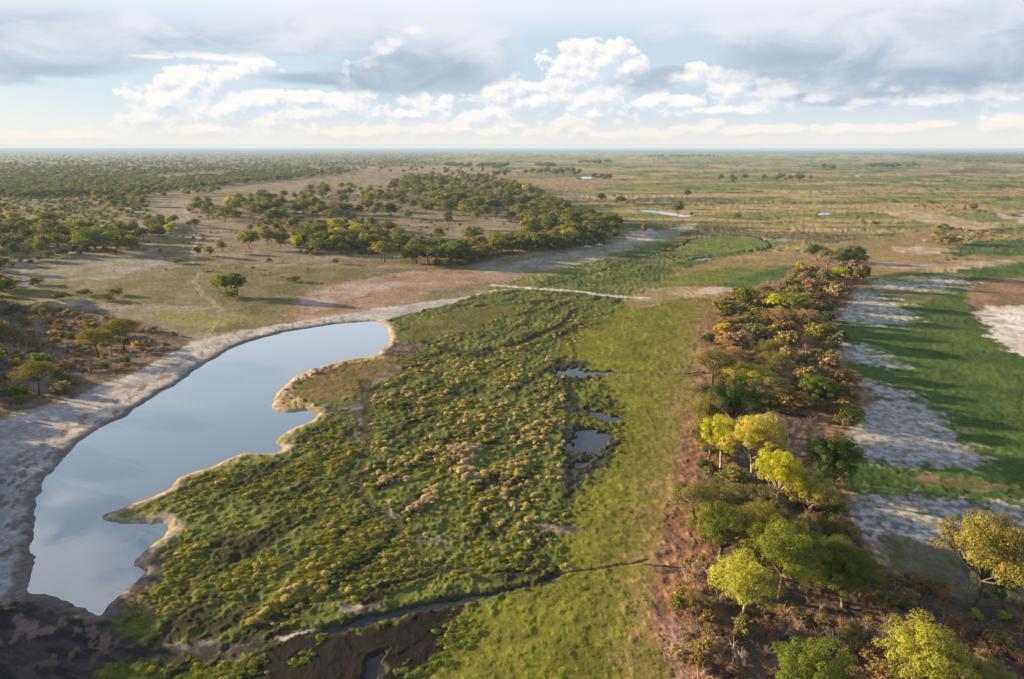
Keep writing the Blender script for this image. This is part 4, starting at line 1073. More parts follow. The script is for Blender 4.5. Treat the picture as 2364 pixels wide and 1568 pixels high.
# ------------------------------------------------------------------ the plants that stand out (base x, base y, top y, width in photo pixels)
NAMED = [
    # tree strip, near end
    ('open', 1712, 1444, 1292, 138, 'lime', 'pale', 'sparse lime green tree with thin pale trunk at the front of the tree strip'),
    ('open', 1798, 1384, 1216, 165, 'green', 'brown', 'tall dark green tree with yellow tipped top right behind the sparse lime tree'),
    ('round', 1662, 1290, 1160, 130, 'green', 'dark', 'dense mid green round tree at the strip edge above the fallen curved branch'),
    ('umbrella', 1602, 1197, 1124, 128, 'acacia', 'dark', 'feathery pale yellow thorn tree leaning out over the brown strip edge'),
    ('thorn', 1706, 1198, 1116, 96, 'grey_olive', 'dark', 'pale olive feathery thorn tree joined to the leaning yellow one'),
    ('thorn', 1770, 1214, 1124, 92, 'grey_olive', 'dark', 'grey olive thorn tree just left of the white trunked lime tree'),
    ('thorn', 1745, 1262, 1160, 110, 'olive', 'dark', 'olive thorn tree right beside the dense round green tree'),
    ('open', 1789, 1176, 1040, 100, 'lime', 'pale', 'bright lime tree with bare white forked trunk in the middle of the strip'),
    ('round', 1868, 1188, 1088, 100, 'lime', 'pale', 'low bright yellow green tree beside the white forked trunk'),
    ('round', 1914, 1148, 1000, 124, 'dark', 'dark', 'big dark evergreen tree at the right edge of the strip by the white sand'),
    ('open', 1736, 1105, 957, 126, 'gold', 'pale', 'tallest golden yellow tree with visible pale forked limbs'),
    ('open', 1664, 1084, 962, 108, 'lime', 'pale', 'bright lime tree standing left of the golden yellow tree'),
    ('open', 1634, 1072, 966, 82, 'olive', 'brown', 'yellow olive tree at the left edge behind the bright lime tree'),
    ('round', 1690, 990, 868, 150, 'dark', 'dark', 'largest dark green dense tree behind the golden yellow tree'),
    ('thorn', 1632, 998, 905, 82, 'olive', 'dark', 'olive brown thorn tree against the left side of the largest dark tree'),
    ('umbrella', 1779, 948, 870, 94, 'grey_olive', 'dark', 'flat topped grey green tree right of the largest dark tree'),
    ('round', 1728, 902, 838, 104, 'lime', 'brown', 'domed lime green tree behind the largest dark tree'),
    ('umbrella', 1644, 890, 805, 90, 'acacia', 'dark', 'olive yellow umbrella tree standing alone on the left edge of the strip'),
    ('round', 1881, 930, 861, 80, 'green', 'brown', 'light green rounded tree at the right of the strip among brown thorns'),
    ('thorn', 1785, 872, 806, 74, 'olive', 'dark', 'dark olive thorn tree in the middle of the strip behind the lime dome'),
    ('bare', 1850, 853, 797, 30, 'grey', 'bleached', 'dead bare tree with pale twisted limbs on the right of the strip'),
    ('shrub', 1668, 774, 741, 48, 'yellow', 'brown', 'mustard yellow double domed bush on the left side of the strip'),
    ('shrub', 1634, 790, 766, 40, 'dark', 'dark', 'dark olive bush left of and below the mustard yellow bush'),
    ('round', 1798, 722, 676, 62, 'lime', 'brown', 'yellow green dense tree on the left of the bright pair'),
    ('round', 1838, 728, 674, 66, 'green', 'brown', 'dense green tree on the right of the bright pair'),
    ('round', 1726, 710, 659, 56, 'green', 'dark', 'dark green tree with low spreading limbs at the left of the far strip'),
    ('thorn', 1698, 704, 662, 26, 'grey', 'bleached', 'pale leafless tree left of the dark green tree with spreading limbs'),
    ('round', 1962, 628, 566, 70, 'dark', 'dark', 'very dark dense tree crowning the far end of the strip'),
    ('round', 1885, 602, 563, 54, 'dark', 'dark', 'dark tree at the far left tip of the strip'),
    ('umbrella', 1908, 620, 575, 52, 'acacia', 'brown', 'tiered yellow green thorn tree between the two dark far trees'),
    ('round', 1847, 623, 603, 20, 'lime', 'brown', 'small bright lime tree at the far left edge of the strip'),
    ('round', 1938, 648, 615, 42, 'lime', 'brown', 'low yellow green dome in front of the very dark far tree'),
    ('round', 1906, 662, 619, 46, 'grey_olive', 'pale', 'grey olive round tree in the middle of the far strip'),
    ('thorn', 1862, 642, 609, 38, 'pink_brown', 'brown', 'rust brown thorn tree left of the grey olive round tree'),
    ('thorn', 1954, 642, 598, 46, 'grey', 'pale', 'greyish nearly leafless tree with pale forked trunk by the very dark far tree'),
    ('thorn', 1980, 652, 617, 34, 'brown', 'brown', 'orange brown thorn tree at the right of the far strip'),
    ('round', 1994, 656, 610, 24, 'dark', 'dark', 'dark leaning tree at the far right edge of the strip'),
    ('thorn', 1930, 702, 650, 52, 'pink_brown', 'brown', 'reddish brown thorn tree at the right edge beside the white sand'),
    ('thorn', 1878, 708, 666, 50, 'brown', 'brown', 'golden brown thorn tree left of the reddish one by the sand'),
    ('thorn', 1872, 672, 640, 36, 'pink_brown', 'brown', 'pinkish thorn tree below the rust brown one'),
    ('thorn', 1835, 694, 658, 44, 'olive', 'dark', 'olive thorn tree behind the bright pair'),
    ('thorn', 1842, 642, 615, 28, 'brown', 'brown', 'tan thorn tree at the left edge of the far strip'),
    ('thorn', 1697, 812, 764, 64, 'pink_brown', 'brown', 'pinkish brown feathery tree below the mustard yellow bush'),
    ('thorn', 1690, 850, 798, 74, 'pink_brown', 'brown', 'salmon brown thorn tree right behind the lone umbrella tree'),
    ('thorn', 1800, 755, 706, 66, 'pink_brown', 'brown', 'warm brown thorn tree in front of the bright pair'),
    ('thorn', 1860, 762, 710, 62, 'brown', 'brown', 'brown and olive thorn tree right in front of the bright pair'),
    ('thorn', 1902, 860, 818, 62, 'pink_brown', 'brown', 'pale salmon thorn tree right beside the dead bare tree'),
    ('thorn', 1862, 894, 846, 56, 'pink_brown', 'brown', 'salmon thorn tree behind the light green rounded tree'),
    ('thorn', 1930, 898, 856, 46, 'brown', 'brown', 'grey brown thorn tree right behind the light green rounded tree'),
    ('thorn', 1735, 738, 706, 56, 'olive', 'dark', 'dark olive thorn tree under the tree with spreading limbs'),
    ('thorn', 1672, 728, 690, 52, 'olive', 'dark', 'olive brown thorn tree at the left edge below the pale leafless tree'),
    ('thorn', 1890, 790, 744, 60, 'olive', 'dark', 'olive thorn tree on the right of the middle strip'),
    ('thorn', 1930, 800, 760, 56, 'dark_wood', 'dark', 'dark thorn tree at the right edge near the narrow white sand'),
    ('thorn', 1745, 790, 748, 60, 'grey_olive', 'dark', 'grey green thorn tree right of the mustard yellow bush'),
    ('thorn', 1770, 830, 780, 64, 'olive', 'dark', 'olive thorn tree in the middle between salmon thorn trees'),
    ('thorn', 1818, 812, 766, 60, 'brown', 'dark', 'dull brown thorn tree left behind the dead bare tree'),
    ('thorn', 1815, 850, 800, 40, 'pink_brown', 'brown', 'tiered salmon thorn tree left beside the dead bare tree'),
    # trees at the right of the frame and along the lower edge
    ('open', 2252, 1413, 1196, 188, 'acacia', 'dark', 'big spreading olive gold tree standing alone on the right with dark trunk'),
    ('round', 2318, 1413, 1276, 96, 'dark', 'dark', 'very dark leaning tree cut by the right edge of the picture'),
    ('round', 1946, 1402, 1266, 132, 'green', 'brown', 'green tree with sunlit yellow top among the dry bushes'),
    ('umbrella', 1926, 1364, 1244, 112, 'green', 'brown', 'darker green tree joined behind the sunlit topped one'),
    ('round', 1872, 1640, 1488, 168, 'green', 'brown', 'round leafy tree cut by the bottom edge of the picture'),
    ('open', 2112, 1630, 1452, 192, 'lime', 'brown', 'yellow green leafy tree at the bottom right corner'),
    ('open', 2266, 1640, 1534, 96, 'olive', 'brown', 'small olive tree right of the yellow green tree at the bottom corner'),
    ('shrub', 2252, 1432, 1404, 30, 'lime', 'brown', 'bright green sapling at the foot of the big spreading tree'),
    ('shrub', 2318, 1430, 1408, 28, 'lime', 'brown', 'bright green sapling at the foot of the leaning dark tree'),
    ('thorn', 1862, 1372, 1290, 80, 'grey_olive', 'dark', 'dull olive thorn tree between the front tree and the pair of green trees'),
    ('thorn', 1912, 1250, 1190, 60, 'olive', 'dark', 'dull grey green thorn bush below the big dark evergreen'),
    ('thorn', 1850, 1262, 1180, 70, 'grey_olive', 'dark', 'dark olive thorn tree under the low bright yellow green tree'),
    ('thorn', 1640, 1372, 1330, 0, 'brown', 'dark', ''),
    ('thorn', 1690, 1130, 1080, 56, 'olive', 'dark', 'olive thorn bush in the shade left below the golden tree'),
    ('thorn', 1660, 1155, 1104, 62, 'olive', 'dark', 'yellow olive thorn bush behind the leaning feathery tree'),
    ('thorn', 1602, 1418, 1360, 50, 'brown', 'dark', 'tan thorn bush beside the dark fallen branch'),
    ('thorn', 1566, 1412, 1378, 34, 'acacia', 'dark', 'low golden thorn bush at the tip of the dark fallen branch'),
    ('thorn', 1634, 1450, 1406, 34, 'brown', 'dark', 'small tan thorn bush left below the sparse lime tree'),
    ('thorn', 1712, 1474, 1424, 44, 'olive', 'dark', 'small olive thorn bush at the foot of the sparse lime tree'),
    ('thorn', 1962, 1494, 1436, 56, 'olive', 'dark', 'pale olive thorn bush behind the round tree at the bottom edge'),
    # scrub clump on the left
    ('umbrella', 90, 914, 836, 92, 'acacia', 'dark', 'golden flat topped thorn tree nearest the pond on the left'),
    ('umbrella', 227, 826, 757, 76, 'acacia', 'dark', 'yellow olive layered thorn tree with a long side limb'),
    ('umbrella', 287, 808, 735, 82, 'acacia', 'dark', 'tall golden topped thorn tree at the right of the left scrub'),
    ('umbrella', 258, 822, 772, 32, 'brown', 'dark', 'slender brownish thorn tree between the two golden topped ones'),
    ('umbrella', 106, 757, 700, 50, 'acacia', 'dark', 'pale yellow green thorn tree at the back of the left scrub'),
    ('bare', 65, 838, 762, 36, 'grey', 'dark', 'tall bare black tree leaning left in the scrub'),
    ('bare', 70, 810, 748, 30, 'grey', 'dark', 'bare black tree standing just behind the leaning one'),
    ('bare', 147, 873, 815, 36, 'grey', 'dark', 'left one of the two bare black trees near the pale bank'),
    ('bare', 161, 860, 808, 36, 'grey', 'dark', 'right one of the two bare black trees near the pale bank'),
    ('bare', 92, 813, 778, 16, 'grey', 'dark', 'short bare black stump tree in the scrub'),
    ('shrub', 43, 918, 890, 48, 'green', 'brown', 'green leafy shrub left of the golden tree nearest the pond'),
    ('shrub', 52, 932, 908, 28, 'olive', 'brown', 'olive shrub below the green leafy one'),
    ('shrub', 144, 908, 878, 38, 'acacia', 'brown', 'rounded golden olive bush right of the golden tree nearest the pond'),
    ('shrub', 92, 838, 810, 50, 'green', 'brown', 'green spreading shrub behind the golden tree nearest the pond'),
    ('shrub', 124, 774, 760, 24, 'yellow', 'brown', 'small bright yellow bush at the back of the left scrub'),
    ('shrub', 313, 804, 785, 18, 'yellow', 'brown', 'small yellow bush right of the tall golden topped tree'),
    ('shrub', 31, 724, 700, 48, 'dark_wood', 'dark', 'dark dense dome bush at the left edge above the scrub'),
    ('thorn', 4, 790, 740, 46, 'olive', 'dark', 'olive tree at the left edge of the picture in the scrub'),
    ('shrub', 36, 842, 826, 26, 'yellow', 'brown', 'yellowish bush left of the bare black trees'),
    ('shrub', 240, 852, 834, 30, 'dark_wood', 'dark', 'dark dome bush below the layered thorn tree'),
    ('shrub', 290, 838, 824, 26, 'dark_wood', 'dark', 'dark low bush on the bank edge below the tall golden topped tree'),
    # open savanna
    ('round', 524, 682, 630, 58, 'green', 'brown', 'left tree of the green pair standing alone on the grass plain'),
    ('round', 548, 684, 624, 44, 'mid', 'brown', 'taller right tree of the green pair standing alone on the grass plain'),
    ('shrub', 530, 688, 668, 44, 'olive', 'brown', 'brown olive bush at the foot of the green pair on the plain'),
    ('shrub', 82, 657, 638, 42, 'olive', 'brown', 'dome bush on the bluish bare patch at the left'),
    ('shrub', 4, 672, 652, 34, 'dark_wood', 'brown', 'dark bush cut by the left edge on the plain'),
    ('shrub', 143, 692, 671, 46, 'mid', 'brown', 'wide green bush on the plain left of the cluster of two'),
    ('shrub', 194, 681, 667, 34, 'mid', 'brown', 'small flat topped bush between the wide bush and the cluster of two'),
    ('shrub', 244, 694, 676, 40, 'olive', 'brown', 'front bush of the cluster of two on the plain'),
    ('shrub', 266, 682, 664, 40, 'mid', 'brown', 'back bush of the cluster of two on the plain'),
    ('shrub', 410, 608, 592, 32, 'olive', 'brown', 'olive bush left of the sandy vehicle track'),
    ('shrub', 678, 650, 634, 34, 'mid', 'brown', 'lone dark bush on the grass plain right of the green pair'),
    ('shrub', 622, 606, 594, 18, 'mid', 'brown', 'small grey green bush on the plain near the wood'),
    ('shrub', 772, 609, 594, 20, 'brown', 'brown', 'small brown bush on the plain near the wood edge'),
    ('shrub', 584, 622, 613, 11, 'olive', 'brown', 'tiny bush on the plain right of the brush pile'),
    ('round', 457, 590, 568, 17, 'dark', 'dark', 'small dark round tree beside the sandy vehicle track'),
    ('round', 484, 594, 566, 23, 'green', 'brown', 'small green round tree second from the sandy track'),
    ('round', 513, 584, 553, 24, 'acacia', 'brown', 'small golden green round tree third from the sandy track'),
    ('round', 576, 575, 531, 46, 'green', 'brown', 'green round tree at the front of the left wood'),
    ('round', 618, 566, 526, 40, 'olive', 'brown', 'olive brown tree right of the green round tree at the wood front'),
    ('open', 888, 605, 556, 66, 'olive', 'brown', 'wide olive tree with thick forked trunk on a bare mound'),
    ('round', 1042, 612, 557, 52, 'green', 'brown', 'dense dark green tree at the front edge of the wood'),
    ('umbrella', 1105, 608, 566, 40, 'olive', 'dark', 'slender acacia standing forward of the wood edge'),
    ('round', 1035, 528, 483, 22, 'dark_wood', 'dark', 'narrow stacked dark tree alone in the sandy clearing'),
    ('round', 900, 503, 466, 48, 'dark', 'dark', 'black green round tree at the edge of the sandy clearing'),
    ('round', 942, 508, 486, 26, 'green', 'brown', 'bright green round tree right beside the black green one'),
    ('round', 1092, 566, 522, 48, 'mid', 'brown', 'large dome shaped olive tree in the middle of the wood edge'),
    ('round', 780, 560, 524, 52, 'lime', 'brown', 'yellow green tree rising above the left wood edge'),
    ('round', 824, 552, 514, 34, 'lime', 'brown', 'pale lime round tree above the left wood edge'),
    ('round', 1108, 476, 451, 40, 'lime', 'brown', 'lime round tree in the middle of the far wood belt'),
    ('open', 1012, 562, 523, 26, 'grey_olive', 'pale', 'pale grey green tree in the gap of the wood edge'),
    ('round', 222, 582, 522, 90, 'green', 'brown', 'broad green tree rising above the left wood'),
    ('round', 282, 552, 510, 36, 'green', 'brown', 'green tall tree right of the broad one in the left wood'),
    ('round', 92, 572, 545, 50, 'mid', 'brown', 'olive green tree left of the broad one in the left wood'),
    ('round', 26, 506, 487, 36, 'gold', 'brown', 'golden round tree in the scrub far left'),
    ('round', 114, 514, 491, 46, 'acacia', 'brown', 'golden olive wide tree in the scrub far left'),
    # flood plain
    ('round', 1565, 500, 462, 25, 'dark_wood', 'dark', 'tall lone dark tree standing beside the bright water channel'),
    ('shrub', 1597, 498, 486, 10, 'dark_wood', 'dark', 'small dark bush right of the tall lone tree by the channel'),
    ('round', 1388, 468, 444, 20, 'dark', 'dark', 'dark round tree at the left end of the low brown thicket'),
    ('thorn', 1432, 470, 452, 22, 'olive', 'dark', 'thin brownish tree in the low brown thicket'),
    ('thorn', 1486, 542, 515, 12, 'brown', 'brown', 'small tan tree alone on the grass right of the wood'),
    ('thorn', 1433, 523, 503, 12, 'brown', 'brown', 'small tan tree on the grass just off the wood end'),
    ('umbrella', 2135, 482, 460, 50, 'olive', 'dark', 'spreading dark tree on the far right thicket mound'),
    ('thorn', 2245, 490, 468, 18, 'olive', 'dark', 'thin upright tree on the far right low thicket'),
    ('umbrella', 2172, 560, 516, 50, 'olive', 'dark', 'olive thorn tree in the reedy thicket above the dark channel'),
    ('shrub', 2188, 564, 538, 50, 'acacia', 'brown', 'pale olive bush in front of the olive thorn tree by the dark channel'),
    ('shrub', 2336, 500, 492, 30, 'grey_olive', 'brown', 'low grey bush at the right edge on the pale sand'),
    ('round', 2020, 522, 510, 18, 'dark_wood', 'dark', 'small dark round bush on the plain behind the strip'),
    ('thorn', 1702, 506, 492, 16, 'olive', 'dark', 'small olive tree on the green plain right of the tall lone tree'),
    ('thorn', 1586, 455, 437, 18, 'brown', 'dark', 'thin brown tree on a small mound on the plain'),
    ('thorn', 1990, 520, 505, 12, 'brown', 'dark', 'brown thin shrub pair on the plain'),
]
named_pts, jobs = [], []
for (k, bx, by, ty, wpx, pal, bk, lab) in NAMED:
    if wpx == 0:
        continue
    x, y = pix(bx, by)
    jobs.append(dict(k=k, x=x, y=y, h=max(1.0, height_at(bx, by, ty)), w=wpx * mpp_at(x, y) * (1.05 if bx > 1500 and by > 690 else 1.0), pal=pal, bk=bk, lab=lab, grp=None))

# ------------------------------------------------------------------ the other woods, thickets and bushes
# outline, how many, kinds with weights, height range, width/height range, spacing, place
MIXW = [('round', 'mid', 6), ('round', 'green', 3), ('round', 'olive', 5), ('round', 'dark_wood', 3), ('thorn', 'olive', 3), ('umbrella', 'olive', 2), ('round', 'lime', .8), ('round', 'acacia', 1.2), ('thorn', 'brown', .7), ('open', 'mid', 2)]
MIXU = [('shrub', 'olive', 4), ('shrub', 'dark_wood', 3), ('shrub', 'mid', 4), ('shrub', 'brown', .8), ('thorn', 'olive', 2), ('round', 'mid', 2)]
MIXB = [('shrub', 'olive', 4), ('shrub', 'dark_wood', 3), ('shrub', 'mid', 3), ('shrub', 'brown', 2), ('shrub', 'acacia', 1)]
MIXD = [('twigs', 'twig_red', 3), ('twigs', 'twig_pale', 2), ('twigs', 'grey', 3), ('shrub', 'brown', 1.4), ('shrub', 'olive', 1), ('thorn', 'brown', 1.2)]
MIXT = [('thorn', 'pink_brown', 1.8), ('thorn', 'brown', 4), ('thorn', 'olive', 6), ('thorn', 'grey_olive', 4), ('twigs', 'grey', 1.5), ('thorn', 'dark_wood', 2.5), ('round', 'olive', 2), ('round', 'mid', 1.2)]
FILLS = [
    ([(1212, 505), (1270, 470), (1330, 500), (1425, 530), (1415, 550), (1385, 563), (1330, 573), (1290, 577), (1250, 573), (1215, 545)], 150, MIXW, (8, 15), (.8, 1.15), .5, 'the wood end by the parked cars'),
    ([(940, 600), (945, 611), (1080, 611), (1180, 586), (1300, 577), (1300, 556), (1180, 566), (1060, 584)], 90, MIXW, (7, 14), (.8, 1.1), .45, 'the wood edge facing the pond'),
    ([(690, 573), (700, 585), (810, 588), (930, 580), (935, 560), (840, 530), (700, 530)], 75, MIXW, (7, 14), (.8, 1.15), .5, 'the wood left of the wide mound tree'),
    ([(600, 560), (690, 575), (700, 530), (620, 520), (540, 545)], 24, MIXW, (6, 11), (.75, 1.1), .6, 'the thin wood beside the sandy clearing'),
    ([(460, 508), (560, 514), (760, 524), (820, 500), (700, 470), (560, 455), (460, 470), (430, 450), (435, 495)], 120, MIXW, (8, 16), (.8, 1.15), .52, 'the wood belt behind the sandy track'),
    ([(700, 490), (860, 503), (1020, 490), (1000, 455), (880, 440), (700, 440)], 100, MIXW, (8, 16), (.8, 1.15), .52, 'the middle wood belt'),
    ([(1030, 502), (1120, 510), (1230, 510), (1275, 475), (1150, 450), (1010, 455)], 130, MIXW, (9, 18), (.8, 1.15), .52, 'the wood belt behind the sandy clearing'),
    ([(880, 455), (1000, 470), (1220, 470), (1255, 455), (1180, 430), (1115, 412), (960, 412), (900, 430)], 240, MIXW, (11, 19), (.8, 1.15), .5, 'the far dense wood belt'),
    ([(-60, 612), (60, 604), (180, 580), (310, 578), (305, 545), (150, 530), (-60, 545)], 100, MIXW, (6, 13), (.8, 1.2), .5, 'the left wood'),
    ([(300, 558), (350, 556), (450, 548), (448, 522), (330, 515)], 34, MIXW, (6, 11), (.75, 1.1), .55, 'the thin wood left of the sandy track'),
    ([(240, 490), (330, 478), (315, 440), (225, 455)], 34, MIXW, (9, 15), (.8, 1.1), .55, 'the tall clump in the scrub far left'),
    ([(330, 455), (440, 465), (520, 440), (420, 420), (320, 430)], 60, MIXW, (7, 14), (.8, 1.1), .7, 'the scrub behind the green pool'),
    # undergrowth of the woods
    ([(1212, 545), (1270, 480), (1330, 500), (1425, 530), (1415, 552), (1385, 565), (1330, 575), (1250, 577)], 80, MIXU, (2.5, 5.5), (1, 1.6), .5, 'the undergrowth of the wood end'),
    ([(690, 575), (700, 588), (810, 591), (940, 582), (942, 613), (1080, 614), (1180, 588), (1300, 578), (1300, 562), (1060, 590), (935, 560), (840, 530), (700, 530)], 130, MIXU, (2.5, 5.5), (1, 1.6), .5, 'the undergrowth of the wood edge'),
    ([(440, 500), (560, 516), (760, 527), (870, 506), (1020, 492), (1120, 512), (1230, 512), (1260, 460), (1000, 450), (560, 450), (440, 460)], 260, MIXU, (2, 4.5), (1, 1.7), .55, 'the undergrowth of the wood belts'),
    ([(-60, 618), (60, 612), (180, 590), (310, 584), (305, 545), (150, 525), (-60, 535)], 120, MIXU, (2.5, 5), (1, 1.6), .5, 'the undergrowth of the left wood'),
    ([(-80, 560), (150, 535), (310, 520), (330, 440), (0, 420), (-80, 430)], 1500, MIXU + MIXU + [('round', 'olive', 6), ('round', 'acacia', 2), ('shrub', 'acacia', 3), ('round', 'green', 2)], (2.5, 7), (.9, 1.5), .6, 'the scrub plain far left'),
    # scattered small bushes
    ([(300, 590), (480, 600), (700, 560), (660, 530), (480, 530), (300, 560)], 45, MIXB, (1, 2.6), (.9, 1.5), 1.2, 'the sandy ground around the vehicle track'),
    ([(820, 560), (1200, 560), (1200, 500), (1020, 505), (820, 512)], 55, MIXB + [('umbrella', 'acacia', 3), ('round', 'acacia', 3)], (1.2, 5), (.8, 1.4), 1.0, 'the sandy clearing'),
    ([(0, 640), (300, 640), (620, 650), (960, 640), (700, 610), (330, 606), (0, 625)], 14, MIXB, (.6, 1.4), (1, 1.6), 1.5, 'the grass plain'),
    ([(1270, 575), (1390, 565), (1400, 556), (1290, 566)], 14, MIXB, (2, 4), (1, 1.6), .6, 'the wood end by the parked cars'),
    # tree strip
    ([(1672, 705), (1720, 690), (1800, 665), (1860, 625), (1985, 642), (1935, 700), (1905, 770), (1925, 850), (1975, 930), (1930, 990), (1800, 960), (1660, 940), (1650, 880), (1652, 800)], 250, MIXT, (1.8, 5.6), (.9, 1.5), .45, 'the tree strip'),
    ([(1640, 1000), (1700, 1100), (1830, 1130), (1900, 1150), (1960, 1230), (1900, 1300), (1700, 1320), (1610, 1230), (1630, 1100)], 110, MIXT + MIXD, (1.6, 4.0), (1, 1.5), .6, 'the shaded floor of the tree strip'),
    ([(1800, 960), (1900, 950), (1960, 1000), (1990, 960), (1930, 900), (1800, 900)], 34, MIXT + MIXD, (2, 4.5), (1, 1.5), .6, 'the brown thicket beside the white sand'),
    ([(1570, 1300), (1700, 1310), (1900, 1310), (2080, 1345), (2364, 1400), (2420, 1560), (2300, 1600), (1620, 1600), (1590, 1450)], 280, MIXD, (1.0, 3.0), (1.1, 1.7), .62, 'the burnt ground at the front of the strip'),
    # left scrub clump
    ([(-40, 720), (60, 712), (240, 730), (400, 770), (420, 788), (330, 838), (240, 872), (150, 915), (40, 940), (-40, 960)], 330, MIXD + [('thorn', 'brown', 2.5), ('shrub', 'brown', 2), ('thorn', 'grey', 3), ('twigs', 'grey', 5)], (1.2, 3.0), (1.1, 1.7), .48, 'the scrub left of the pond'),
    # islands on the flood plain
    ([(1640, 420), (1770, 424), (1864, 418), (1860, 411), (1790, 409), (1690, 415)], 26, [('round', 'dark_wood', 3), ('round', 'mid', 4), ('shrub', 'olive', 1)], (9, 16), (.8, 1.1), .4, 'the wooded island on the flood plain'),
    ([(1205, 404), (1330, 408), (1345, 404), (1300, 398), (1210, 398)], 30, [('round', 'dark_wood', 3), ('round', 'mid', 2)], (13, 20), (.8, 1.1), .5, 'the far tree row on the flood plain'),
    ([(1030, 388), (1085, 389), (1086, 384), (1030, 383)], 26, [('round', 'dark_wood', 3)], (14, 20), (.9, 1.3), .4, 'the far left tree row on the flood plain'),
    ([(1100, 390), (1168, 391), (1170, 386), (1104, 384)], 30, [('round', 'dark_wood', 3)], (14, 22), (.9, 1.3), .4, 'the second far tree row on the flood plain'),
    ([(1120, 414), (1160, 412), (1180, 402), (1150, 402)], 14, [('round', 'dark_wood', 3)], (11, 17), (.8, 1.1), .5, 'the tree row beyond the dense wood belt'),
    ([(1365, 414), (1400, 418), (1412, 415), (1380, 411)], 12, [('round', 'dark_wood', 3), ('shrub', 'olive', 1)], (8, 14), (.8, 1.1), .5, 'the clump beside the far bright pool'),
    ([(1900, 393), (1930, 393), (1930, 390), (1905, 389)], 7, [('round', 'dark_wood', 3)], (14, 20), (.8, 1.2), .5, 'the small far clump on the plain'),
    ([(2005, 390), (2115, 390), (2115, 386), (2010, 385)], 34, [('round', 'dark_wood', 3), ('round', 'mid', 2)], (14, 22), (.9, 1.3), .4, 'the long far clump on the plain'),
    ([(1340, 380), (1402, 380), (1402, 376), (1345, 376)], 22, [('round', 'dark_wood', 3)], (15, 20), (.9, 1.3), .4, 'the far clump behind the bright pool'),
    ([(1240, 388), (1280, 390), (1275, 384), (1245, 383)], 14, [('round', 'dark_wood', 3)], (14, 20), (.9, 1.3), .4, 'the far clump left of the bright pool'),
    ([(1500, 366), (1580, 366), (1650, 365.5), (1650, 362.5), (1500, 362.5)], 46, [('round', 'dark_wood', 3)], (18, 26), (.8, 1.1), .5, 'the row of trees near the horizon'),
    ([(2110, 482), (2160, 488), (2290, 496), (2280, 488), (2160, 470), (2120, 472)], 24, MIXB, (1.5, 3), (1, 1.7), .6, 'the far right thicket'),
    ([(2130, 560), (2200, 568), (2330, 552), (2300, 535), (2180, 530)], 36, [('shrub', 'straw', 4), ('shrub', 'olive', 3), ('shrub', 'brown', 2)], (1.5, 3.2), (1, 1.7), .6, 'the reedy thicket above the dark channel'),
    ([(1384, 470), (1470, 472), (1440, 462), (1390, 464)], 16, [('shrub', 'brown', 4), ('shrub', 'olive', 3)], (2, 4), (1, 1.7), .6, 'the low brown thicket on the plain'),
    ([(1880, 392), (2364, 398), (2364, 360), (1700, 356), (1300, 362), (1300, 420), (1600, 440)], 16, [('round', 'dark_wood', 3), ('shrub', 'olive', 2)], (4, 9), (.9, 1.4), 1.5, 'the open flood plain'),
    ([(870, 404), (960, 404), (1100, 404), (1110, 394), (960, 392), (860, 396)], 26, [('round', 'dark_wood', 3), ('round', 'mid', 2)], (7, 14), (.8, 1.1), .7, 'the pale field beyond the woods'),
]


def inside(P, x, y):
    return poly_sd(np.array([x]), np.array([y]), P)[0] > 0


def scatter(P, n, spacing, taken, sizer):
    lo, hi = P.min(0), P.max(0)
    out = []
    tries = max(4000, n * 60)
    cand = rng.uniform(lo, hi, (tries, 2))
    ok = poly_sd(cand[:, 0], cand[:, 1], P) > 0
    for x, y in cand[ok]:
        if len(out) >= n:
            break
        w = sizer()
        gx, gy = int(x // 20), int(y // 20)
        if any((a - x) ** 2 + (b - y) ** 2 < (spacing * .5 * (w[1] + q)) ** 2
               for ix in (gx - 1, gx, gx + 1) for iy in (gy - 1, gy, gy + 1) for (a, b, q) in taken.get((ix, iy), ())):
            continue
        out.append((x, y, *w)); taken.setdefault((gx, gy), []).append((x, y, w[1]))
    return out


KIND_WORD = {'round': 'rounded', 'open': 'loose', 'umbrella': 'flat topped', 'thorn': 'thorn', 'shrub': 'low dome', 'twigs': 'leafless twiggy', 'bare': 'bare'}
PAL_WORD = {'mid': 'mid green', 'green': 'fresh green', 'olive': 'olive', 'dark_wood': 'dark green', 'lime': 'lime green', 'acacia': 'golden olive', 'brown': 'brown', 'pink_brown': 'salmon brown',
            'grey_olive': 'grey olive', 'grey': 'grey', 'twig_red': 'red', 'twig_pale': 'tan', 'straw': 'straw coloured', 'dark': 'very dark', 'gold': 'golden', 'yellow': 'yellow'}
NOUN = {'round': 'tree', 'open': 'tree', 'umbrella': 'tree', 'thorn': 'tree', 'shrub': 'shrub', 'twigs': 'bush', 'bare': 'tree'}
taken = {}
for j in jobs:
    taken.setdefault((int(j['x'] // 20), int(j['y'] // 20)), []).append((j['x'], j['y'], j['w'] * .8))
for (P, n, mix, hr, wr, sp, place) in FILLS:
    Pw = world_poly(P, 2)
    wts = np.array([q[2] for q in mix]); wts = wts / wts.sum()

    def sizer():
        h = random.uniform(*hr)
        return h, h * random.uniform(*wr)
    clear = 'wood belt' in place or place.startswith('the middle')
    for (x, y, h, w) in scatter(Pw, n, sp, taken, sizer):
        if clear and fbm(np.array([x / 2.2]), np.array([y]), 75.0, 830, 2)[0] < -.22:
            continue
        k, pal, _ = mix[rng.choice(len(mix), p=wts)]
        if k in ('shrub', 'twigs') and h > 4.2:
            h *= .45; w *= .75
        jobs.append(dict(k=k, x=x, y=y, h=h, w=w, pal=pal, bk=random.choice(['brown', 'dark', 'brown', 'pale'] if k == 'open' else ['brown', 'dark']), lab=None,
                         place=place))

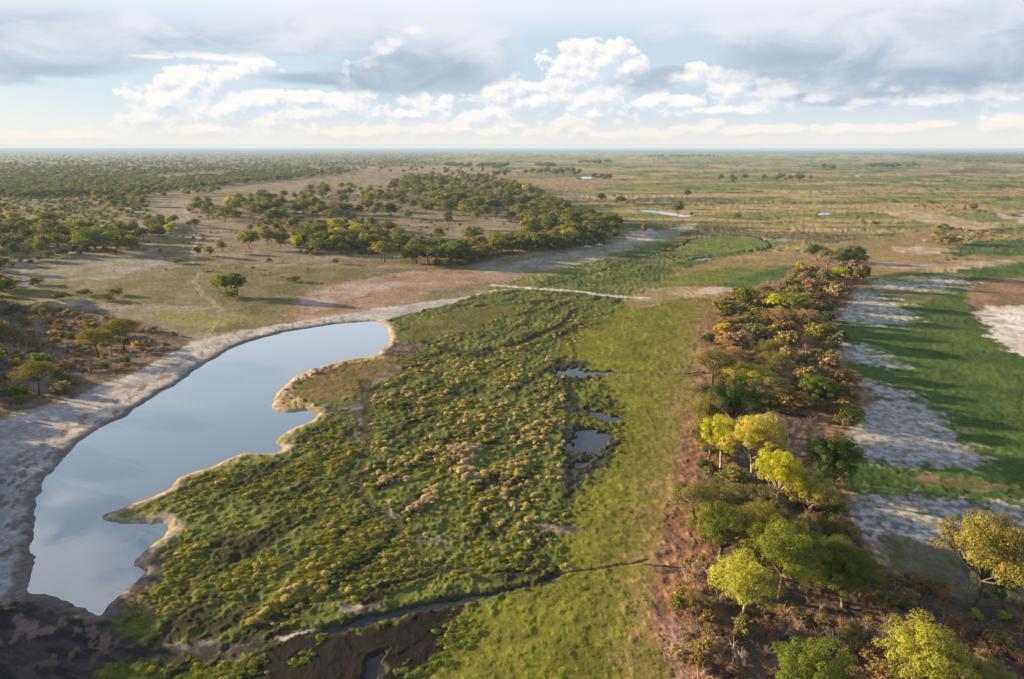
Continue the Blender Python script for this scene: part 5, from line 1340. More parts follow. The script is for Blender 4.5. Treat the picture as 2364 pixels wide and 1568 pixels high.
zs = ground_z([(j['x'], j['y']) for j in jobs])
for j, z in zip(jobs, zs):
    j['z'] = float(z) - .05
    px, py, dep = to_pix(j['x'], j['y'])
    j['size'] = math.sqrt(j['w'] * j['h']) / (dep / 1576)
    j['in'] = -20 < px < 2384 and py < 1660
    if not j['in']:
        j['size'] *= .01
jobs.sort(key=lambda j: (j['lab'] is None, -j['size']))
quota = {'broadleaf_tree': 295, 'umbrella_thorn_tree': 120, 'thorn_tree': 240, 'bare_tree': 40, 'shrub': 285, 'dry_bush': 285}
# every plant is told apart by its look and by the nearest thing one can find
ANCHOR = [(1712, 1380, 'the sparse lime tree'), (1662, 1230, 'the round strip tree'), (1787, 1110, 'the white forked trunk'), (1914, 1075, 'the big evergreen by the sand'),
          (1736, 1030, 'the tall golden tree'), (1688, 930, 'the largest dark tree'), (1644, 850, 'the lone umbrella tree'), (1850, 825, 'the dead bare tree'), (1668, 756, 'the mustard yellow bush'),
          (1818, 700, 'the bright green pair'), (1726, 685, 'the low limbed tree'), (1962, 597, 'the very dark far tree'), (1885, 583, 'the dark tip tree'), (1881, 895, 'the light green tree'),
          (1938, 1330, 'the sunlit topped tree'), (2252, 1300, 'the big spreading tree'), (1872, 1560, 'the edge leafy tree'), (2112, 1540, 'the corner lime tree'), (1545, 1313, 'the long fallen log'),
          (1702, 1530, 'the dead branch heap'), (90, 870, 'the golden tree by the pond'), (227, 790, 'the layered thorn tree'), (287, 770, 'the tall golden topped tree'), (106, 728, 'the pale thorn tree'), (154, 845, 'the two bare black trees'),
          (65, 800, 'the leaning bare tree'), (31, 712, 'the dark dome bush'), (270, 735, 'the fallen bare tree'), (536, 655, 'the green pair on the plain'), (222, 550, 'the broad green tree'), (450, 560, 'the sandy track'), (576, 552, 'the green round tree'),
          (780, 540, 'the yellow green tree'), (888, 580, 'the mound tree'), (1042, 585, 'the dense dark front tree'), (1092, 544, 'the dome shaped olive tree'), (1035, 505, 'the narrow stacked tree'), (900, 485, 'the black green tree'),
          (1108, 463, 'the lime tree in the belt'), (1370, 568, 'the parked cars'), (1565, 480, 'the tall lone channel tree'), (1388, 456, 'the dark thicket tree'), (26, 497, 'the golden scrub tree'), (114, 503, 'the golden olive scrub tree'),
          (360, 495, 'the green pool'), (2135, 470, 'the spreading thicket tree'), (2172, 538, 'the reed thicket tree'), (1830, 412, 'the plain island'), (1280, 402, 'the far tree row'), (410, 600, 'the olive track bush'), (1350, 410, 'the far bright pool')]


def place_word(x, y, z):
    px, py, _ = to_pix(x, y, z)
    a = min(ANCHOR, key=lambda q: (q[0] - px) ** 2 + ((q[1] - py) * 1.6) ** 2)
    dx, dy = px - a[0], (py - a[1]) * 1.6
    near = math.hypot(dx, dy) < 60
    if abs(dx) > abs(dy):
        r = 'right of' if dx > 0 else 'left of'
    else:
        r = 'in front of' if dy > 0 else 'behind'
    return ('just ' if near else '') + r, a[2], math.hypot(dx, dy)


def describe(items, adj, noun):
    """items: dicts with x, y, z; fills lab and grp so that no two share a label that order can tell apart"""
    by = {}
    for it in items:
        r, a, d = place_word(it['x'], it['y'], it['z'])
        by.setdefault((adj(it), noun(it), r, a), []).append((d, it))
    for (ad, no, r, a), lst in by.items():
        lst.sort(key=lambda q: q[0])
        for n, (d, it) in enumerate(lst):
            if len(lst) == 1:
                it['lab'] = f'{ad} {no} {r} {a}'
            elif n < len(ORD):
                it['lab'] = f'{ad} {no}, {ORD[n]} nearest {r} {a}' if n else f'{ad} {no} nearest {r} {a}'
            else:
                it['lab'] = f'{ad} {no} farther out {r} {a}'
            if len(it['lab'].split()) > 16:
                it['lab'] = it['lab'].replace(' just ', ' ').replace(' the ', ' ', 1)


ORD = ['first', 'second', 'third', 'fourth', 'fifth', 'sixth', 'seventh', 'eighth', 'ninth', 'tenth', 'eleventh', 'twelfth', 'thirteenth', 'fourteenth', 'fifteenth', 'sixteenth', 'seventeenth', 'eighteenth', 'nineteenth', 'twentieth', 'twenty-first', 'twenty-second', 'twenty-third', 'twenty-fourth', 'twenty-fifth', 'twenty-sixth', 'twenty-seventh', 'twenty-eighth', 'twenty-ninth', 'thirtieth']
used, rest, shown = {}, [], []
for j in jobs:
    nm = NAME[j['k']]
    if j['lab'] is None and (used.get(nm, 0) >= quota[nm] or not j['in'] or j['size'] < 7):
        rest.append(j)
        continue
    used[nm] = used.get(nm, 0) + 1
    shown.append(j)
plain = [j for j in shown if j['lab'] is None]
for j in plain:
    j['grp'] = {'broadleaf_tree': 'broadleaf trees', 'umbrella_thorn_tree': 'umbrella thorn trees', 'thorn_tree': 'thorn trees', 'shrub': 'shrubs', 'dry_bush': 'dry bushes'}[NAME[j['k']]] + ' of ' + j['place']
describe(plain, lambda j: ('tall ' if j['h'] > 9 else 'small ' if j['h'] < 2.2 else '') + PAL_WORD[j['pal']], lambda j: KIND_WORD[j['k']] + ' ' + NOUN[j['k']])
for j in shown:
    lod = 'huge' if j['size'] > 112 else 'near' if j['size'] > 58 else ('mid' if j['size'] > 15 else 'far')
    if j['k'] in ('bare', 'twigs'):
        lod = 'near' if j['size'] > 34 else 'mid'
    lab, grp = j['lab'], j.get('grp')
    lean = (0, 0)
    if lab.startswith('very dark leaning'):
        lean = (0, .22)
    plant(j['k'], lod, j['x'], j['y'], j['z'], j['w'], j['h'], j['pal'], lab, grp, j['bk'], lean=lean)


# ------------------------------------------------------------------ masses nobody could count
def proto_collection(name, meshes):
    c = bpy.data.collections.new(name)
    for i, me in enumerate(meshes):
        o = bpy.data.objects.new(f'{name}_{i:02d}', me)
        c.objects.link(o)
    return c


def stuff_points(name, label, coll, pts, idx, rot, scl):
    me = bpy.data.meshes.new(name)
    n = len(pts)
    me.vertices.add(n)
    me.vertices.foreach_set('co', np.asarray(pts, np.float32).ravel())
    a = me.attributes.new('which', 'INT', 'POINT'); a.data.foreach_set('value', np.asarray(idx, np.int32))
    a = me.attributes.new('turn', 'FLOAT_VECTOR', 'POINT')
    a.data.foreach_set('vector', np.stack([np.zeros(n), np.zeros(n), rot], 1).astype(np.float32).ravel())
    a = me.attributes.new('grow', 'FLOAT_VECTOR', 'POINT'); a.data.foreach_set('vector', np.asarray(scl, np.float32).ravel())
    me.update()
    g = bpy.data.node_groups.new(name + '_scatter', 'GeometryNodeTree')
    g.interface.new_socket('Geometry', in_out='INPUT', socket_type='NodeSocketGeometry')
    g.interface.new_socket('Geometry', in_out='OUTPUT', socket_type='NodeSocketGeometry')
    N = g.nodes.new
    gi, go = N('NodeGroupInput'), N('NodeGroupOutput')
    ci = N('GeometryNodeCollectionInfo'); ci.inputs['Collection'].default_value = coll
    ci.inputs['Separate Children'].default_value = True; ci.inputs['Reset Children'].default_value = True
    ip = N('GeometryNodeInstanceOnPoints'); ip.inputs['Pick Instance'].default_value = True

    def attr(nm, t):
        q = N('GeometryNodeInputNamedAttribute'); q.data_type = t; q.inputs['Name'].default_value = nm
        return q.outputs['Attribute']
    L = g.links.new
    L(gi.outputs[0], ip.inputs['Points']); L(ci.outputs[0], ip.inputs['Instance'])
    L(attr('which', 'INT'), ip.inputs['Instance Index']); L(attr('turn', 'FLOAT_VECTOR'), ip.inputs['Rotation']); L(attr('grow', 'FLOAT_VECTOR'), ip.inputs['Scale'])
    L(ip.outputs[0], go.inputs[0])
    o = link(name, me)
    m = o.modifiers.new('scatter', 'NODES'); m.node_group = g
    o['kind'] = 'stuff'; o['label'] = label
    return o


def joined_tree(kind, lod, var, pal, bk='brown'):
    """crown and trunk in one mesh, for plants of a mass"""
    vs, fs, mi, sh, off = [], [], [], [], 0
    parts = ([('trunk', BARK[bk])] if kind not in ('twigs', 'shrub') else []) + [('crown', LEAFMAT[pal])]
    for i, (p, m) in enumerate(parts):
        me = get_mesh(p, kind, lod, var)
        v = np.empty(len(me.vertices) * 3, np.float32); me.vertices.foreach_get('co', v)
        f = np.empty(len(me.loops), np.int32); me.loops.foreach_get('vertex_index', f)
        vs.append(v.reshape(-1, 3)); fs.append(f.reshape(-1, 4) + off); off += len(me.vertices); mi.append(np.full(len(f) // 4, i))
        s = np.zeros(len(me.vertices), np.float32)
        if 'shade' in me.attributes:
            me.attributes['shade'].data.foreach_get('value', s)
        sh.append(s)
    me = mesh_np('plant', np.concatenate(vs), [np.concatenate(fs)], [m for _, m in parts])
    me.polygons.foreach_set('material_index', np.concatenate(mi).astype(np.int32))
    me.attributes.new('shade', 'FLOAT', 'POINT').data.foreach_set('value', np.concatenate(sh))
    return me


tree_protos, proto_of = [], {}


def proto(kind, lod, var, pal):
    key = (kind, lod, var, pal)
    if key not in proto_of:
        proto_of[key] = len(tree_protos)
        tree_protos.append(joined_tree(kind, lod, var, pal))
    return proto_of[key]


pts, idx, scl = [], [], []
for j in rest:
    pts.append((j['x'], j['y'], j['z'])); scl.append((j['w'] / W0, j['w'] / W0, j['h'] / H0))
    idx.append(proto(j['k'], 'mid' if j['k'] == 'twigs' or j['size'] > 20 else 'far', random.randrange(2), j['pal']))

# woodland to the horizon: ever sparser samples of an ever more even mass
WOOD_FAR = [('round', 'mid', .30), ('round', 'dark_wood', .10), ('round', 'olive', .24), ('round', 'grey_olive', .12), ('umbrella', 'olive', .1), ('round', 'green', .06), ('thorn', 'olive', .05), ('shrub', 'olive', .07)]
wcum = np.cumsum([q[2] for q in WOOD_FAR])


def far_wood(P, n, hr, wr, clear=0.0, seed=1):
    rg = np.random.default_rng(seed)
    Pa = smooth_poly(P, 2)
    lo, hi = Pa.min(0), Pa.max(0)
    got = 0
    while got < n:
        c = rg.uniform(lo, hi, (n * 2, 2))
        c = c[(poly_sd(c[:, 0], c[:, 1], Pa) > 0) & (c[:, 1] > 346.5)]
        for px, py in c:
            x, y = pix(px, py)
            if clear and gnoise(np.array([x / 160.0]), np.array([y / 420.0]), 5)[0] < clear - rg.uniform(0, .25):
                continue
            k, pal, _ = WOOD_FAR[int(np.searchsorted(wcum, rg.uniform(0, wcum[-1])))]
            h = rg.uniform(*hr); w = h * rg.uniform(*wr)
            if k == 'shrub':
                h *= .5
            pts.append((x, y, -.1)); scl.append((w / W0, w / W0, h / H0)); idx.append(proto(k, 'far', int(rg.integers(3)), pal))
            got += 1
            if got >= n:
                break


far_wood([(-200, 455), (330, 445), (560, 424), (780, 405), (870, 384), (960, 372), (1010, 355), (800, 349), (-200, 349)], 7000, (6, 12), (.9, 1.5), -.25, 3)
far_wood([(-200, 350), (1000, 350), (1050, 347), (-200, 347)], 2600, (9, 13), (1.2, 2.5), 0, 4)
far_wood([(860, 392), (1000, 380), (1060, 368), (1300, 362), (1100, 352), (1000, 352), (900, 372)], 420, (6, 11), (.8, 1.3), -.05, 5)
far_wood([(1650, 356), (2050, 360), (2200, 374), (2500, 378), (2500, 347), (1000, 347), (1300, 351)], 4200, (13, 19), (1.0, 2.0), -.25, 6)
far_wood([(-900, 760), (-50, 740), (-50, 960), (-90, 1180), (-200, 1430), (-900, 1430)], 460, (6, 10.5), (.9, 1.3), 0, 7)
far_wood([(-420, 620), (-25, 640), (-25, 760), (-420, 780)], 130, (8, 13), (.8, 1.2), 0, 9)
far_wood([(-1500, 420), (-80, 440), (-80, 720), (-1500, 740)], 420, (6, 11), (.8, 1.2), -.2, 8)
tc = proto_collection('woodland_plant', tree_protos)
stuff_points('far_woodland', 'far off woodland and scrub reading as one mass', tc, pts, idx, rng.uniform(0, 6.28, len(pts)), scl)

# ------------------------------------------------------------------ grass tussocks of the marsh
TUS = [  # outline, number, width range (m), palettes with weights
    ([(870, 880), (1000, 830), (1150, 800), (1280, 830), (1310, 950), (1300, 1100), (1305, 1200), (1200, 1270), (1000, 1225), (900, 1180), (840, 1080), (855, 950)], 1900, (.9, 2.3), [('sedge', 5), ('straw', 3.4), ('pink_straw', .7), ('grass', 3)]),
    ([(1180, 950), (1290, 940), (1310, 1080), (1280, 1150), (1180, 1160), (1150, 1050)], 300, (.8, 1.8), [('straw', 6), ('sedge', 3)]),
    ([(1030, 1040), (1110, 1030), (1135, 1060), (1120, 1100), (1060, 1105)], 60, (1.4, 2.8), [('pink_straw', 8), ('straw', 2)]),
    ([(880, 1100), (1010, 1120), (1000, 1180), (900, 1170)], 60, (1.2, 2.4), [('pink_straw', 5), ('straw', 4)]),
    ([(350, 1165), (450, 1095), (640, 1055), (760, 1010), (840, 1055), (900, 1200), (1280, 1290), (1270, 1315), (980, 1350), (770, 1400), (640, 1460), (380, 1470), (290, 1420), (350, 1320), (410, 1240)], 2300, (.8, 1.9), [('sedge', 6), ('grass', 6), ('straw', .6), ('acacia', 1.2)]),
    ([(520, 1350), (640, 1290), (740, 1300), (760, 1380), (640, 1440), (520, 1430)], 130, (1.0, 2.2), [('sedge', 4), ('straw', 2.6), ('acacia', 2)]),
    ([(700, 1000), (740, 962), (820, 945), (830, 1000), (780, 1030), (720, 1030)], 110, (.8, 1.7), [('sedge', 5), ('grass', 3), ('straw', 1)]),
    ([(940, 800), (1130, 740), (1300, 690), (1440, 705), (1370, 760), (1280, 810), (1100, 800), (900, 865)], 900, (.8, 1.8), [('sedge', 5), ('straw', 2), ('grass', 4)]),
    ([(1310, 860), (1400, 890), (1440, 960), (1420, 1090), (1340, 1190), (1300, 1180), (1320, 1000)], 520, (.7, 1.5), [('grass', 5), ('sedge', 4), ('acacia', 1)]),
    ([(1230, 650), (1330, 622), (1450, 590), (1600, 560), (1700, 570), (1600, 600), (1480, 640), (1360, 660)], 600, (1.0, 2.2), [('sedge', 5), ('straw', 1), ('grass', 5)]),
    ([(1020, 1400), (1200, 1360), (1300, 1330), (1480, 1320), (1500, 1450), (1540, 1600), (1010, 1600), (1050, 1460)], 3200, (.35, .9), [('lawn', 6), ('sedge', 1.5)]),
    ([(250, 1530), (420, 1510), (560, 1530), (620, 1480), (740, 1470), (700, 1530), (560, 1590), (240, 1590)], 300, (.8, 1.9), [('grass', 5), ('sedge', 3)]),
    ([(1000, 1440), (1060, 1430), (1110, 1445), (1090, 1490), (1020, 1500)], 60, (.9, 2.0), [('grass', 5), ('sedge', 4)]),
    ([(600, 1500), (650, 1475), (745, 1470), (735, 1500), (680, 1540), (610, 1560)], 90, (.9, 2.0), [('grass', 5), ('sedge', 4)]),
    ([(890, 1530), (960, 1515), (1030, 1510), (1020, 1555), (930, 1560)], 30, (1.2, 2.4), [('grass', 5), ('green', 4)]),
    ([(690, 915), (670, 905), (720, 868), (800, 840), (900, 830), (880, 880), (830, 900), (760, 928)], 260, (.5, 1.1), [('acacia', 4), ('brown', 3), ('sedge', 3)]),
    ([(1330, 1150), (1420, 1000), (1400, 900), (1360, 800), (1450, 720), (1600, 700), (1580, 850), (1540, 1050), (1500, 1300), (1300, 1310)], 5200, (.35, .9), [('lawn', 7), ('sedge', 1.5)]),
    ([(1900, 690), (2364, 615), (2500, 900), (2364, 1160), (2120, 1135), (2230, 1070), (2170, 950), (2040, 870)], 4200, (.4, 1.0), [('lawn', 6)]),
]
TUS += [  # thin tufts round the edges of the pale pans and dry debris along the bank
    ([(1960, 925), (2100, 920), (2170, 950), (2215, 1005), (2280, 1070), (2190, 1085), (2040, 1072), (1940, 1030), (1890, 985)], 420, (.25, .7), [('olive', 5), ('brown', 3), ('grass', 4)]),
    ([(1925, 1155), (2050, 1135), (2200, 1152), (2420, 1170), (2420, 1310), (2150, 1305), (2030, 1285), (1955, 1225)], 800, (.25, .7), [('olive', 5), ('brown', 5), ('grey', 3)]),
    ([(1880, 690), (2000, 675), (2110, 735), (2075, 760), (1960, 750)], 260, (.4, .9), [('olive', 5), ('grass', 4)]),
    ([(1545, 1320), (1660, 1320), (1680, 1600), (1560, 1600), (1520, 1450)], 420, (.25, .6), [('brown', 5), ('pink_straw', 2), ('acacia', 2)]),
    ([(1560, 1000), (1640, 960), (1650, 1300), (1520, 1310)], 420, (.25, .65), [('brown', 4), ('pink_straw', 2), ('acacia', 3)]),
    ([(1590, 900), (1650, 700), (1700, 690), (1640, 800), (1640, 960), (1580, 1000)], 300, (.3, .7), [('brown', 3), ('pink_straw', 2), ('acacia', 4)]),
    ([(20, 1230), (60, 1080), (170, 970), (320, 895), (450, 830), (640, 770), (900, 715), (880, 735), (640, 780), (500, 830), (330, 935), (200, 1010), (110, 1090), (60, 1200), (50, 1350), (0, 1400)], 900, (.2, .6), [('brown', 4), ('grey', 4), ('twig_red', 3)]),
    ([(60, 950), (300, 870), (430, 800), (480, 800), (330, 900), (150, 960), (0, 1040), (-60, 1000)], 260, (.2, .5), [('brown', 4), ('grey', 5)]),
    ([(0, 600), (330, 600), (660, 610), (960, 625), (680, 720), (480, 760), (120, 700), (0, 720)], 1600, (.4, 1.1), [('olive', 6), ('acacia', 4), ('grey', 2), ('sedge', 2)]),
]
REEDS = [
    ([(1640, 515), (1900, 520), (2000, 545), (1960, 562), (1780, 545), (1640, 530)], 700, (1.5, 3.5), [('reed', 5), ('mid', 3), ('olive', 3)]),
    ([(1500, 598), (1570, 575), (1700, 585), (1660, 610), (1560, 612)], 90, (1.5, 3.0), [('reed', 5), ('reed', 2), ('olive', 2)]),
    ([(2150, 560), (2280, 530), (2420, 540), (2420, 565), (2250, 575)], 380, (1.5, 3.5), [('reed', 6), ('reed', 2), ('olive', 3)]),
    ([(1900, 445), (2100, 430), (2420, 420), (2420, 475), (2200, 470), (1950, 460)], 2200, (2.5, 5), [('reed', 5), ('mid', 3), ('olive', 3)]),
    ([(1480, 470), (1700, 460), (2000, 452), (2000, 500), (1750, 505), (1500, 480)], 1200, (2, 4), [('mid', 3), ('olive', 4), ('sedge', 3)]),
    ([(1300, 420), (1900, 400), (2400, 395), (2400, 430), (1800, 440), (1350, 450)], 1800, (3, 6), [('mid', 3), ('olive', 5), ('sedge', 3)]),
]
GP = ['grass', 'sedge', 'straw', 'pink_straw', 'acacia', 'brown', 'olive', 'green', 'grey', 'twig_red', 'reed', 'mid', 'lawn']
g_near = {p: [tussock_mesh(i * 3 + q, LEAFMAT[p], 210, .018, .22) for q in range(2)] for i, p in enumerate(GP)}
g_far = {p: [tussock_mesh(50 + i * 3 + q, LEAFMAT[p], 46, .032, .2 if 'straw' in p else .36) for q in range(2)] for i, p in enumerate(GP)}
tj = []
wat = [P for _, P, _ in WATERS_W]
for reed, lst in ((0, TUS), (1, REEDS)):
    for (P, n, wr, mix) in lst:
        Pw = world_poly(P, 3)
        lo, hi = Pw.min(0), Pw.max(0)
        ws = np.array([q[1] for q in mix]); ws = ws / ws.sum()
        got = 0
        while got < n:
            c = rng.uniform(lo, hi, (n * 3, 2))
            c = c[poly_sd(c[:, 0], c[:, 1], Pw) > 0]
            c = c[rng.uniform(0, 1, len(c)) < np.clip(.55 + .9 * fbm(c[:, 0], c[:, 1], 22, 770, 2), .08, 1)] if not reed else c
            cl = fbm((c[:, 0] * .93 - c[:, 1] * .37) / 1.0, (c[:, 0] * .37 + c[:, 1] * .93) / 2.6, 8.0, 700, 3)
            if reed:
                c = c[fbm(c[:, 0] / 3.0, c[:, 1], 38.0, 740, 3) + rng.uniform(-.12, .12, len(c)) > .22]
            else:
                c = c[cl + rng.uniform(-.3, .3, len(c)) > -.05]
            for x, y in c[:n - got]:
                q = fbm(np.array([x]), np.array([y]), 14.0, 720, 2)[0]
                k = rng.choice(len(mix), p=ws)
                if mix[k][0] in ('straw', 'pink_straw') and q < -.1 and rng.uniform() < .7:
                    k = 0
                w = rng.uniform(*wr) if rng.uniform() < .75 else wr[0] * rng.uniform(.6, 1)
                w *= .72
                tj.append((x, y, w, w * (rng.uniform(.55, .85) if mix[k][0] in ('straw', 'pink_straw') else rng.uniform(.30, .5) * (.38 if wr[1] < 1.05 else 1)) * (1.0 if not reed else .8), mix[k][0], reed))
                got += 1
                if not reed and wr[1] > 1.3:
                    for _ in range(int(rng.integers(1, 4))):
                        a = rng.uniform(0, 6.28); d = w * rng.uniform(.5, 1.0); q = w * rng.uniform(.35, .75)
                        tj.append((x + d * math.cos(a) * 1.3, y + d * math.sin(a), q, q * rng.uniform(.3, .55), mix[0][0] if rng.uniform() < .6 else mix[k][0], reed))
xy = np.array([(t[0], t[1]) for t in tj])
keep = np.ones(len(tj), bool)
for P in wat[:7]:
    m = (xy[:, 0] > P[:, 0].min() - 5) & (xy[:, 0] < P[:, 0].max() + 5) & (xy[:, 1] > P[:, 1].min() - 5) & (xy[:, 1] < P[:, 1].max() + 5)
    keep[m] &= poly_sd(xy[m, 0], xy[m, 1], P) < (-3.4 if P is wat[0] else -0.3)
tj = [t for t, k in zip(tj, keep) if k]
txy = np.array([(t[0], t[1]) for t in tj])
scol, _, _, gz = surface(txy[:, 0], txy[:, 1])
bare = (scol[:, 1] < .046) & (rng.uniform(0, 1, len(tj)) < .88) & (np.hypot(txy[:, 0], txy[:, 1]) < 420)
tj = [t for t, q in zip(tj, bare) if not q]; gz = gz[~bare]
rank = []
for i, t in enumerate(tj):
    px, py, dep = to_pix(t[0], t[1])
    good = t[4] in ('straw', 'pink_straw') and not t[5] and 0 < px < 2364 and py < 1560
    rank.append((t[2] * 1576 / dep) if good else 0)
big = set(np.argsort(-np.array(rank))[:280].tolist())
words = {'straw': 'straw yellow', 'pink_straw': 'pinkish dry'}
gi_, gp_, gs_, tuss = [], [], [], []
order = [(p, q) for p in GP for q in range(2)]
for i, (t, z) in enumerate(zip(tj, gz)):
    x, y, w, h, p, reed = t
    if i in big:
        root = link('grass_tussock', g_near[p][i % 2], None, (x, y, float(z) - .04))
        root.rotation_euler = (0, 0, rng.uniform(0, 6.28)); root.scale = (w * .95, w * .95, h * .95)
        tuss.append(dict(o=root, x=x, y=y, z=float(z), w=w, p=p))
    else:
        gp_.append((x, y, float(z) - .03)); gs_.append((w * 1.25, w * .9, h)); gi_.append(GP.index(p) * 2 + (i % 2))
ANCHOR = [(1355, 1020, 'the broad marsh puddle'), (1395, 960, 'the narrow marsh puddle'), (1330, 857, 'the upper marsh puddle'), (1338, 1072, 'the lowest marsh puddle'), (1085, 1065, 'the pinkish tussock patch'), (945, 1140, 'the left pinkish patch'),
          (1000, 1400, 'the dark creek'), (260, 1192, 'the sandy spit'), (345, 1280, 'the inlet shore'), (640, 1035, 'the pond cove'), (820, 1440, 'the creek head'), (640, 1470, 'the white mud bank'), (960, 1235, 'the grey mud path'),
          (640, 1370, 'the straw topped hummocks'), (1280, 1222, 'the cracked mud patch'), (860, 950, 'the grey bare path'), (1080, 800, 'the dark gully'), (1330, 670, 'the white sand line'), (1180, 1225, 'the largest straw clump'), (820, 880, 'the reddish headland')]
describe(tuss, lambda t: ('big ' if t['w'] > 1.9 else '') + words[t['p']], lambda t: 'grass tussock')
for t in tuss:
    tag(t['o'], t['lab'], 'tussock', f"{words[t['p']]} grass tussocks in the marsh")
coll = proto_collection('tussock', [g_near[p][q] if False else g_far[p][q] for p, q in order])
stuff_points('marsh_grass', 'green and straw coloured grass tussocks covering the marsh', coll, gp_, gi_, rng.normal(0, .5, len(gp_)), gs_)


# ------------------------------------------------------------------ fallen wood
def fallen(name, label, cat, path_px, r0, twigs, bk, seed, lift=.25):
    rg = np.random.default_rng(seed)
    P = np.array([pix(a, b) for a, b in path_px])
    z = ground_z(P) + lift
    base = np.array([P[0][0], P[0][1], z[0] - lift])
    pts3 = np.concatenate([P, z[:, None]], 1) - base
    pts3[:, 2] += np.linspace(0, .25, len(pts3))
    root = bpy.data.objects.new(name, None); COL.objects.link(root); root.location = base
    tag(root, label, cat)
    acc = Acc(); acc.add(tube(pts3, np.linspace(r0, r0 * .4, len(pts3)), 7))
    link('log', acc.build('log', BARK[bk], True), root)
    for k in range(twigs):
        a = Acc()
        i = rg.integers(1, len(pts3)); p = pts3[i] + rg.normal(size=3) * .05
        d = unit(rg.normal(size=3) + np.array([0, 0, .7])); L = rg.uniform(1.0, 3.2)
        a.add(tube([p, p + d * L * .5 + rg.normal(size=3) * .15, p + d * L + rg.normal(size=3) * .3], [r0 * .38, r0 * .25, r0 * .08], 4))
        for _ in range(2):
            e = p + d * L * .6; a.add(tube([e, e + unit(d + rg.normal(size=3) * .7) * L * .5], [r0 * .18, r0 * .05], 3))
        link('branch', a.build('branch', BARK[bk], True), root)


fallen('fallen_log', 'long straight fallen log lying on the brown litter at the strip edge', 'log', [(1598, 1317), (1570, 1315), (1540, 1313), (1512, 1312), (1488, 1309)], .26, 4, 'brown', 1)
fallen('fallen_branch', 'curved fallen branch with a pale side beside the long log', 'branch', [(1637, 1352), (1637, 1336), (1630, 1322), (1618, 1312), (1608, 1299)], .30, 3, 'bleached', 2)
fallen('fallen_branch', 'dark fallen branch beside the tan thorn bush on the litter', 'branch', [(1600, 1398), (1585, 1403), (1570, 1411), (1554, 1417)], .22, 3, 'dark', 3)
fallen('fallen_branch', 'long dark fallen branch reaching onto the lawn from the umbrella tree', 'branch', [(1628, 860), (1610, 862), (1585, 866), (1556, 867)], .22, 6, 'dark', 4)
fallen('fallen_branch', 'pale dead branch heap lying on the burnt ground at the bottom', 'branch', [(1720, 1566), (1712, 1545), (1700, 1528), (1690, 1512), (1694, 1480)], .20, 14, 'bleached', 5)
fallen('fallen_branch', 'bare dead tree lying at the back of the left scrub', 'branch', [(305, 742), (285, 741), (262, 738), (240, 732)], .35, 14, 'dark', 6)
fallen('brush_pile', 'brown pile of brush on the grass plain beside the track', 'brush pile', [(474, 629), (482, 628), (490, 628), (496, 626)], .30, 12, 'brown', 7)


# ------------------------------------------------------------------ parked vehicles
def paint(c, rough=.3):
    return lambda B: principled(B, c, rough, .5)


M_WHITE = mat('white_car_paint', paint((.75, .76, .78)))
M_GLASS = mat('dark_car_glass', paint((.02, .025, .03), .08))
M_TYRE = mat('tyre_rubber', paint((.025, .025, .025), .8))
M_DARK = mat('dark_car_paint', paint((.05, .055, .05), .4))
M_LAMP = mat('lamp_glass', paint((.8, .78, .7), .1))


def prism(profile, w0, w1=None):
    """side profile (x,z) swept across the car's width; upper points may be narrower"""
    n = len(profile); w1 = w1 or [w0] * n
    v = [(x, -w, z) for (x, z), w in zip(profile, w1)] + [(x, w, z) for (x, z), w in zip(profile, w1)]
    f = [list(range(n)), list(range(2 * n - 1, n - 1, -1))] + [[(i + 1) % n, i, i + n, (i + 1) % n + n] for i in range(n)]
    return v, f


def from_pd(name, vf, m, parent, loc=(0, 0, 0)):
    me = bpy.data.meshes.new(name); me.from_pydata(vf[0], [], vf[1]); me.materials.append(m); me.update()
    return link(name, me, parent, loc)


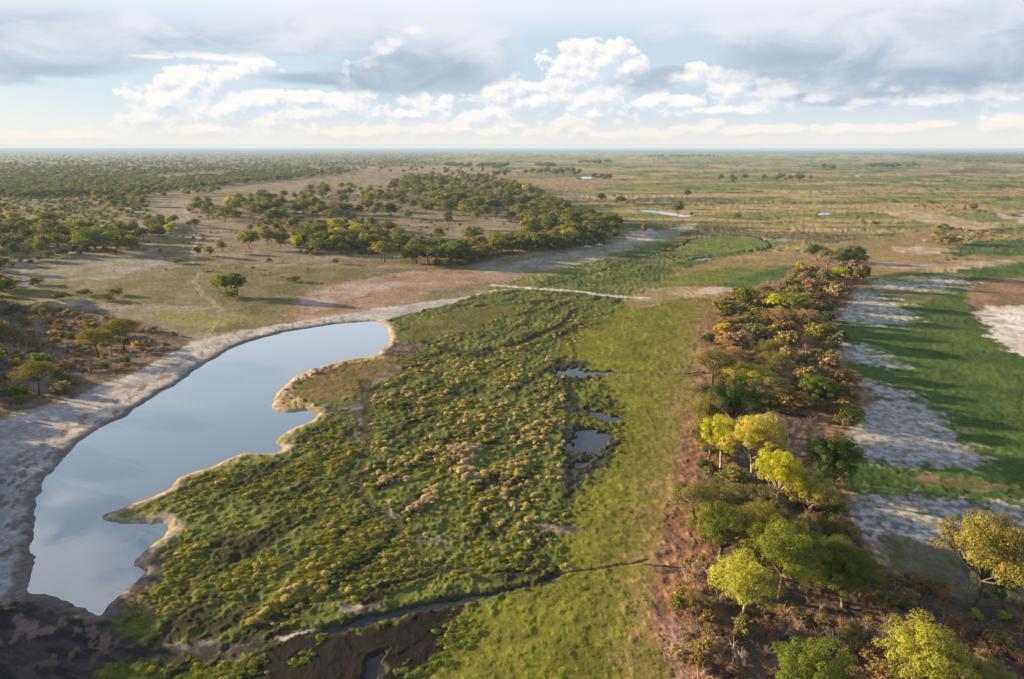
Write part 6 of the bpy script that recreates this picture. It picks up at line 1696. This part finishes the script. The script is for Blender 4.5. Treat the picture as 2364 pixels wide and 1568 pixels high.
def car(px, py, turn, label, m, pickup=False):
    x, y = pix(px, py); z = float(ground_z([(x, y)])[0])
    root = bpy.data.objects.new('parked_car', None); COL.objects.link(root)
    root.location = (x, y, z); root.rotation_euler = (0, 0, turn)
    tag(root, label, 'car')
    L = 2.4
    body = [(-L, .45), (-L, 1.0), (L * .45, 1.05), (L * .98, .95), (L, .75), (L, .45)]
    b = from_pd('body', prism(body, .92), m, root)
    if pickup:
        cab = [(-.35, 1.04), (-.25, 1.78), (.75, 1.80), (1.25, 1.04)]
    else:
        cab = [(-L * .97, 1.0), (-L * .90, 1.80), (.65, 1.82), (1.3, 1.04)]
    c = from_pd('cabin', prism(cab, .9, [.9, .74, .74, .9]), m, root)
    x0, x1 = cab[1][0] + .08, cab[2][0] - .02
    for s in (-1, 1):
        ys = lambda zz: s * (.9 - .16 * (zz - 1.04) / .76 + .012)
        from_pd('window', ([(x0 - .02, ys(1.15), 1.15), (x1 + .36, ys(1.15), 1.15), (x1 + .02, ys(1.68), 1.68), (x0 + .03, ys(1.68), 1.68)], [[0, 1, 2, 3][::s]]), M_GLASS, root)
        from_pd('headlight', prism([(L - .04, .74), (L - .04, .9), (L + .03, .88), (L + .03, .74)], .16), M_LAMP, root, (0, s * .68, 0))
    from_pd('windscreen', ([(1.20, -.80, 1.14), (1.20, .80, 1.14), (.74, .66, 1.74), (.74, -.66, 1.74)], [[0, 1, 2, 3]]), M_GLASS, root, (.03, 0, .01))
    th = np.arange(14) / 14 * 2 * np.pi
    for sx in (-1.45, 1.5):
        for s in (-1, 1):
            w = from_pd('wheel', ([(math.cos(t) * .40, e, math.sin(t) * .40) for e in (-.12, .12) for t in th], [list(range(14))[::-1], list(range(14, 28))] + [[i, (i + 1) % 14, 14 + (i + 1) % 14, 14 + i] for i in range(14)]), M_TYRE, root, (sx, s * .85, .40))
            from_pd('rim', ([(math.cos(t) * .22, e, math.sin(t) * .22) for e in (-.13, .13) for t in th], [list(range(14))[::-1], list(range(14, 28))]), M_LAMP, w)


car(1357, 572, R(-18), 'white off road wagon parked at the foot of the wood end', M_WHITE)
car(1383, 567, R(160), 'white pickup catching the sun beside the white wagon', M_WHITE, True)
car(1402, 564, R(10), 'dark off road car in the shade right of the sunlit pickup', M_DARK)

# ------------------------------------------------------------------ the hazy air over the plain
hz = bpy.data.meshes.new('haze')
S, zb, zt = 130000.0, -3.0, CAM_H + 4.0
hz.from_pydata([(sx * S, sy * S, z) for z in (zb, zt) for sx, sy in ((-1, -1), (1, -1), (1, 1), (-1, 1))], [],
               [[3, 2, 1, 0], [4, 5, 6, 7], [0, 1, 5, 4], [1, 2, 6, 5], [2, 3, 7, 6], [3, 0, 4, 7]])
hm = bpy.data.materials.new('haze'); hm.use_nodes = True
hm.node_tree.nodes.clear()
HB = NB(hm.node_tree)
pv = HB.n('ShaderNodeVolumePrincipled')
pv.inputs['Color'].default_value = (.31, .44, .66, 1)
pv.inputs['Density'].default_value = HAZE_DENSITY if 'HAZE_DENSITY' in globals() else 0.78e-4
pv.inputs['Anisotropy'].default_value = 0.0
ho = HB.n('ShaderNodeOutputMaterial')
hm.node_tree.links.new(pv.outputs[0], ho.inputs['Volume'])
hz.materials.append(hm)
h = link('haze', hz)
h['kind'] = 'stuff'
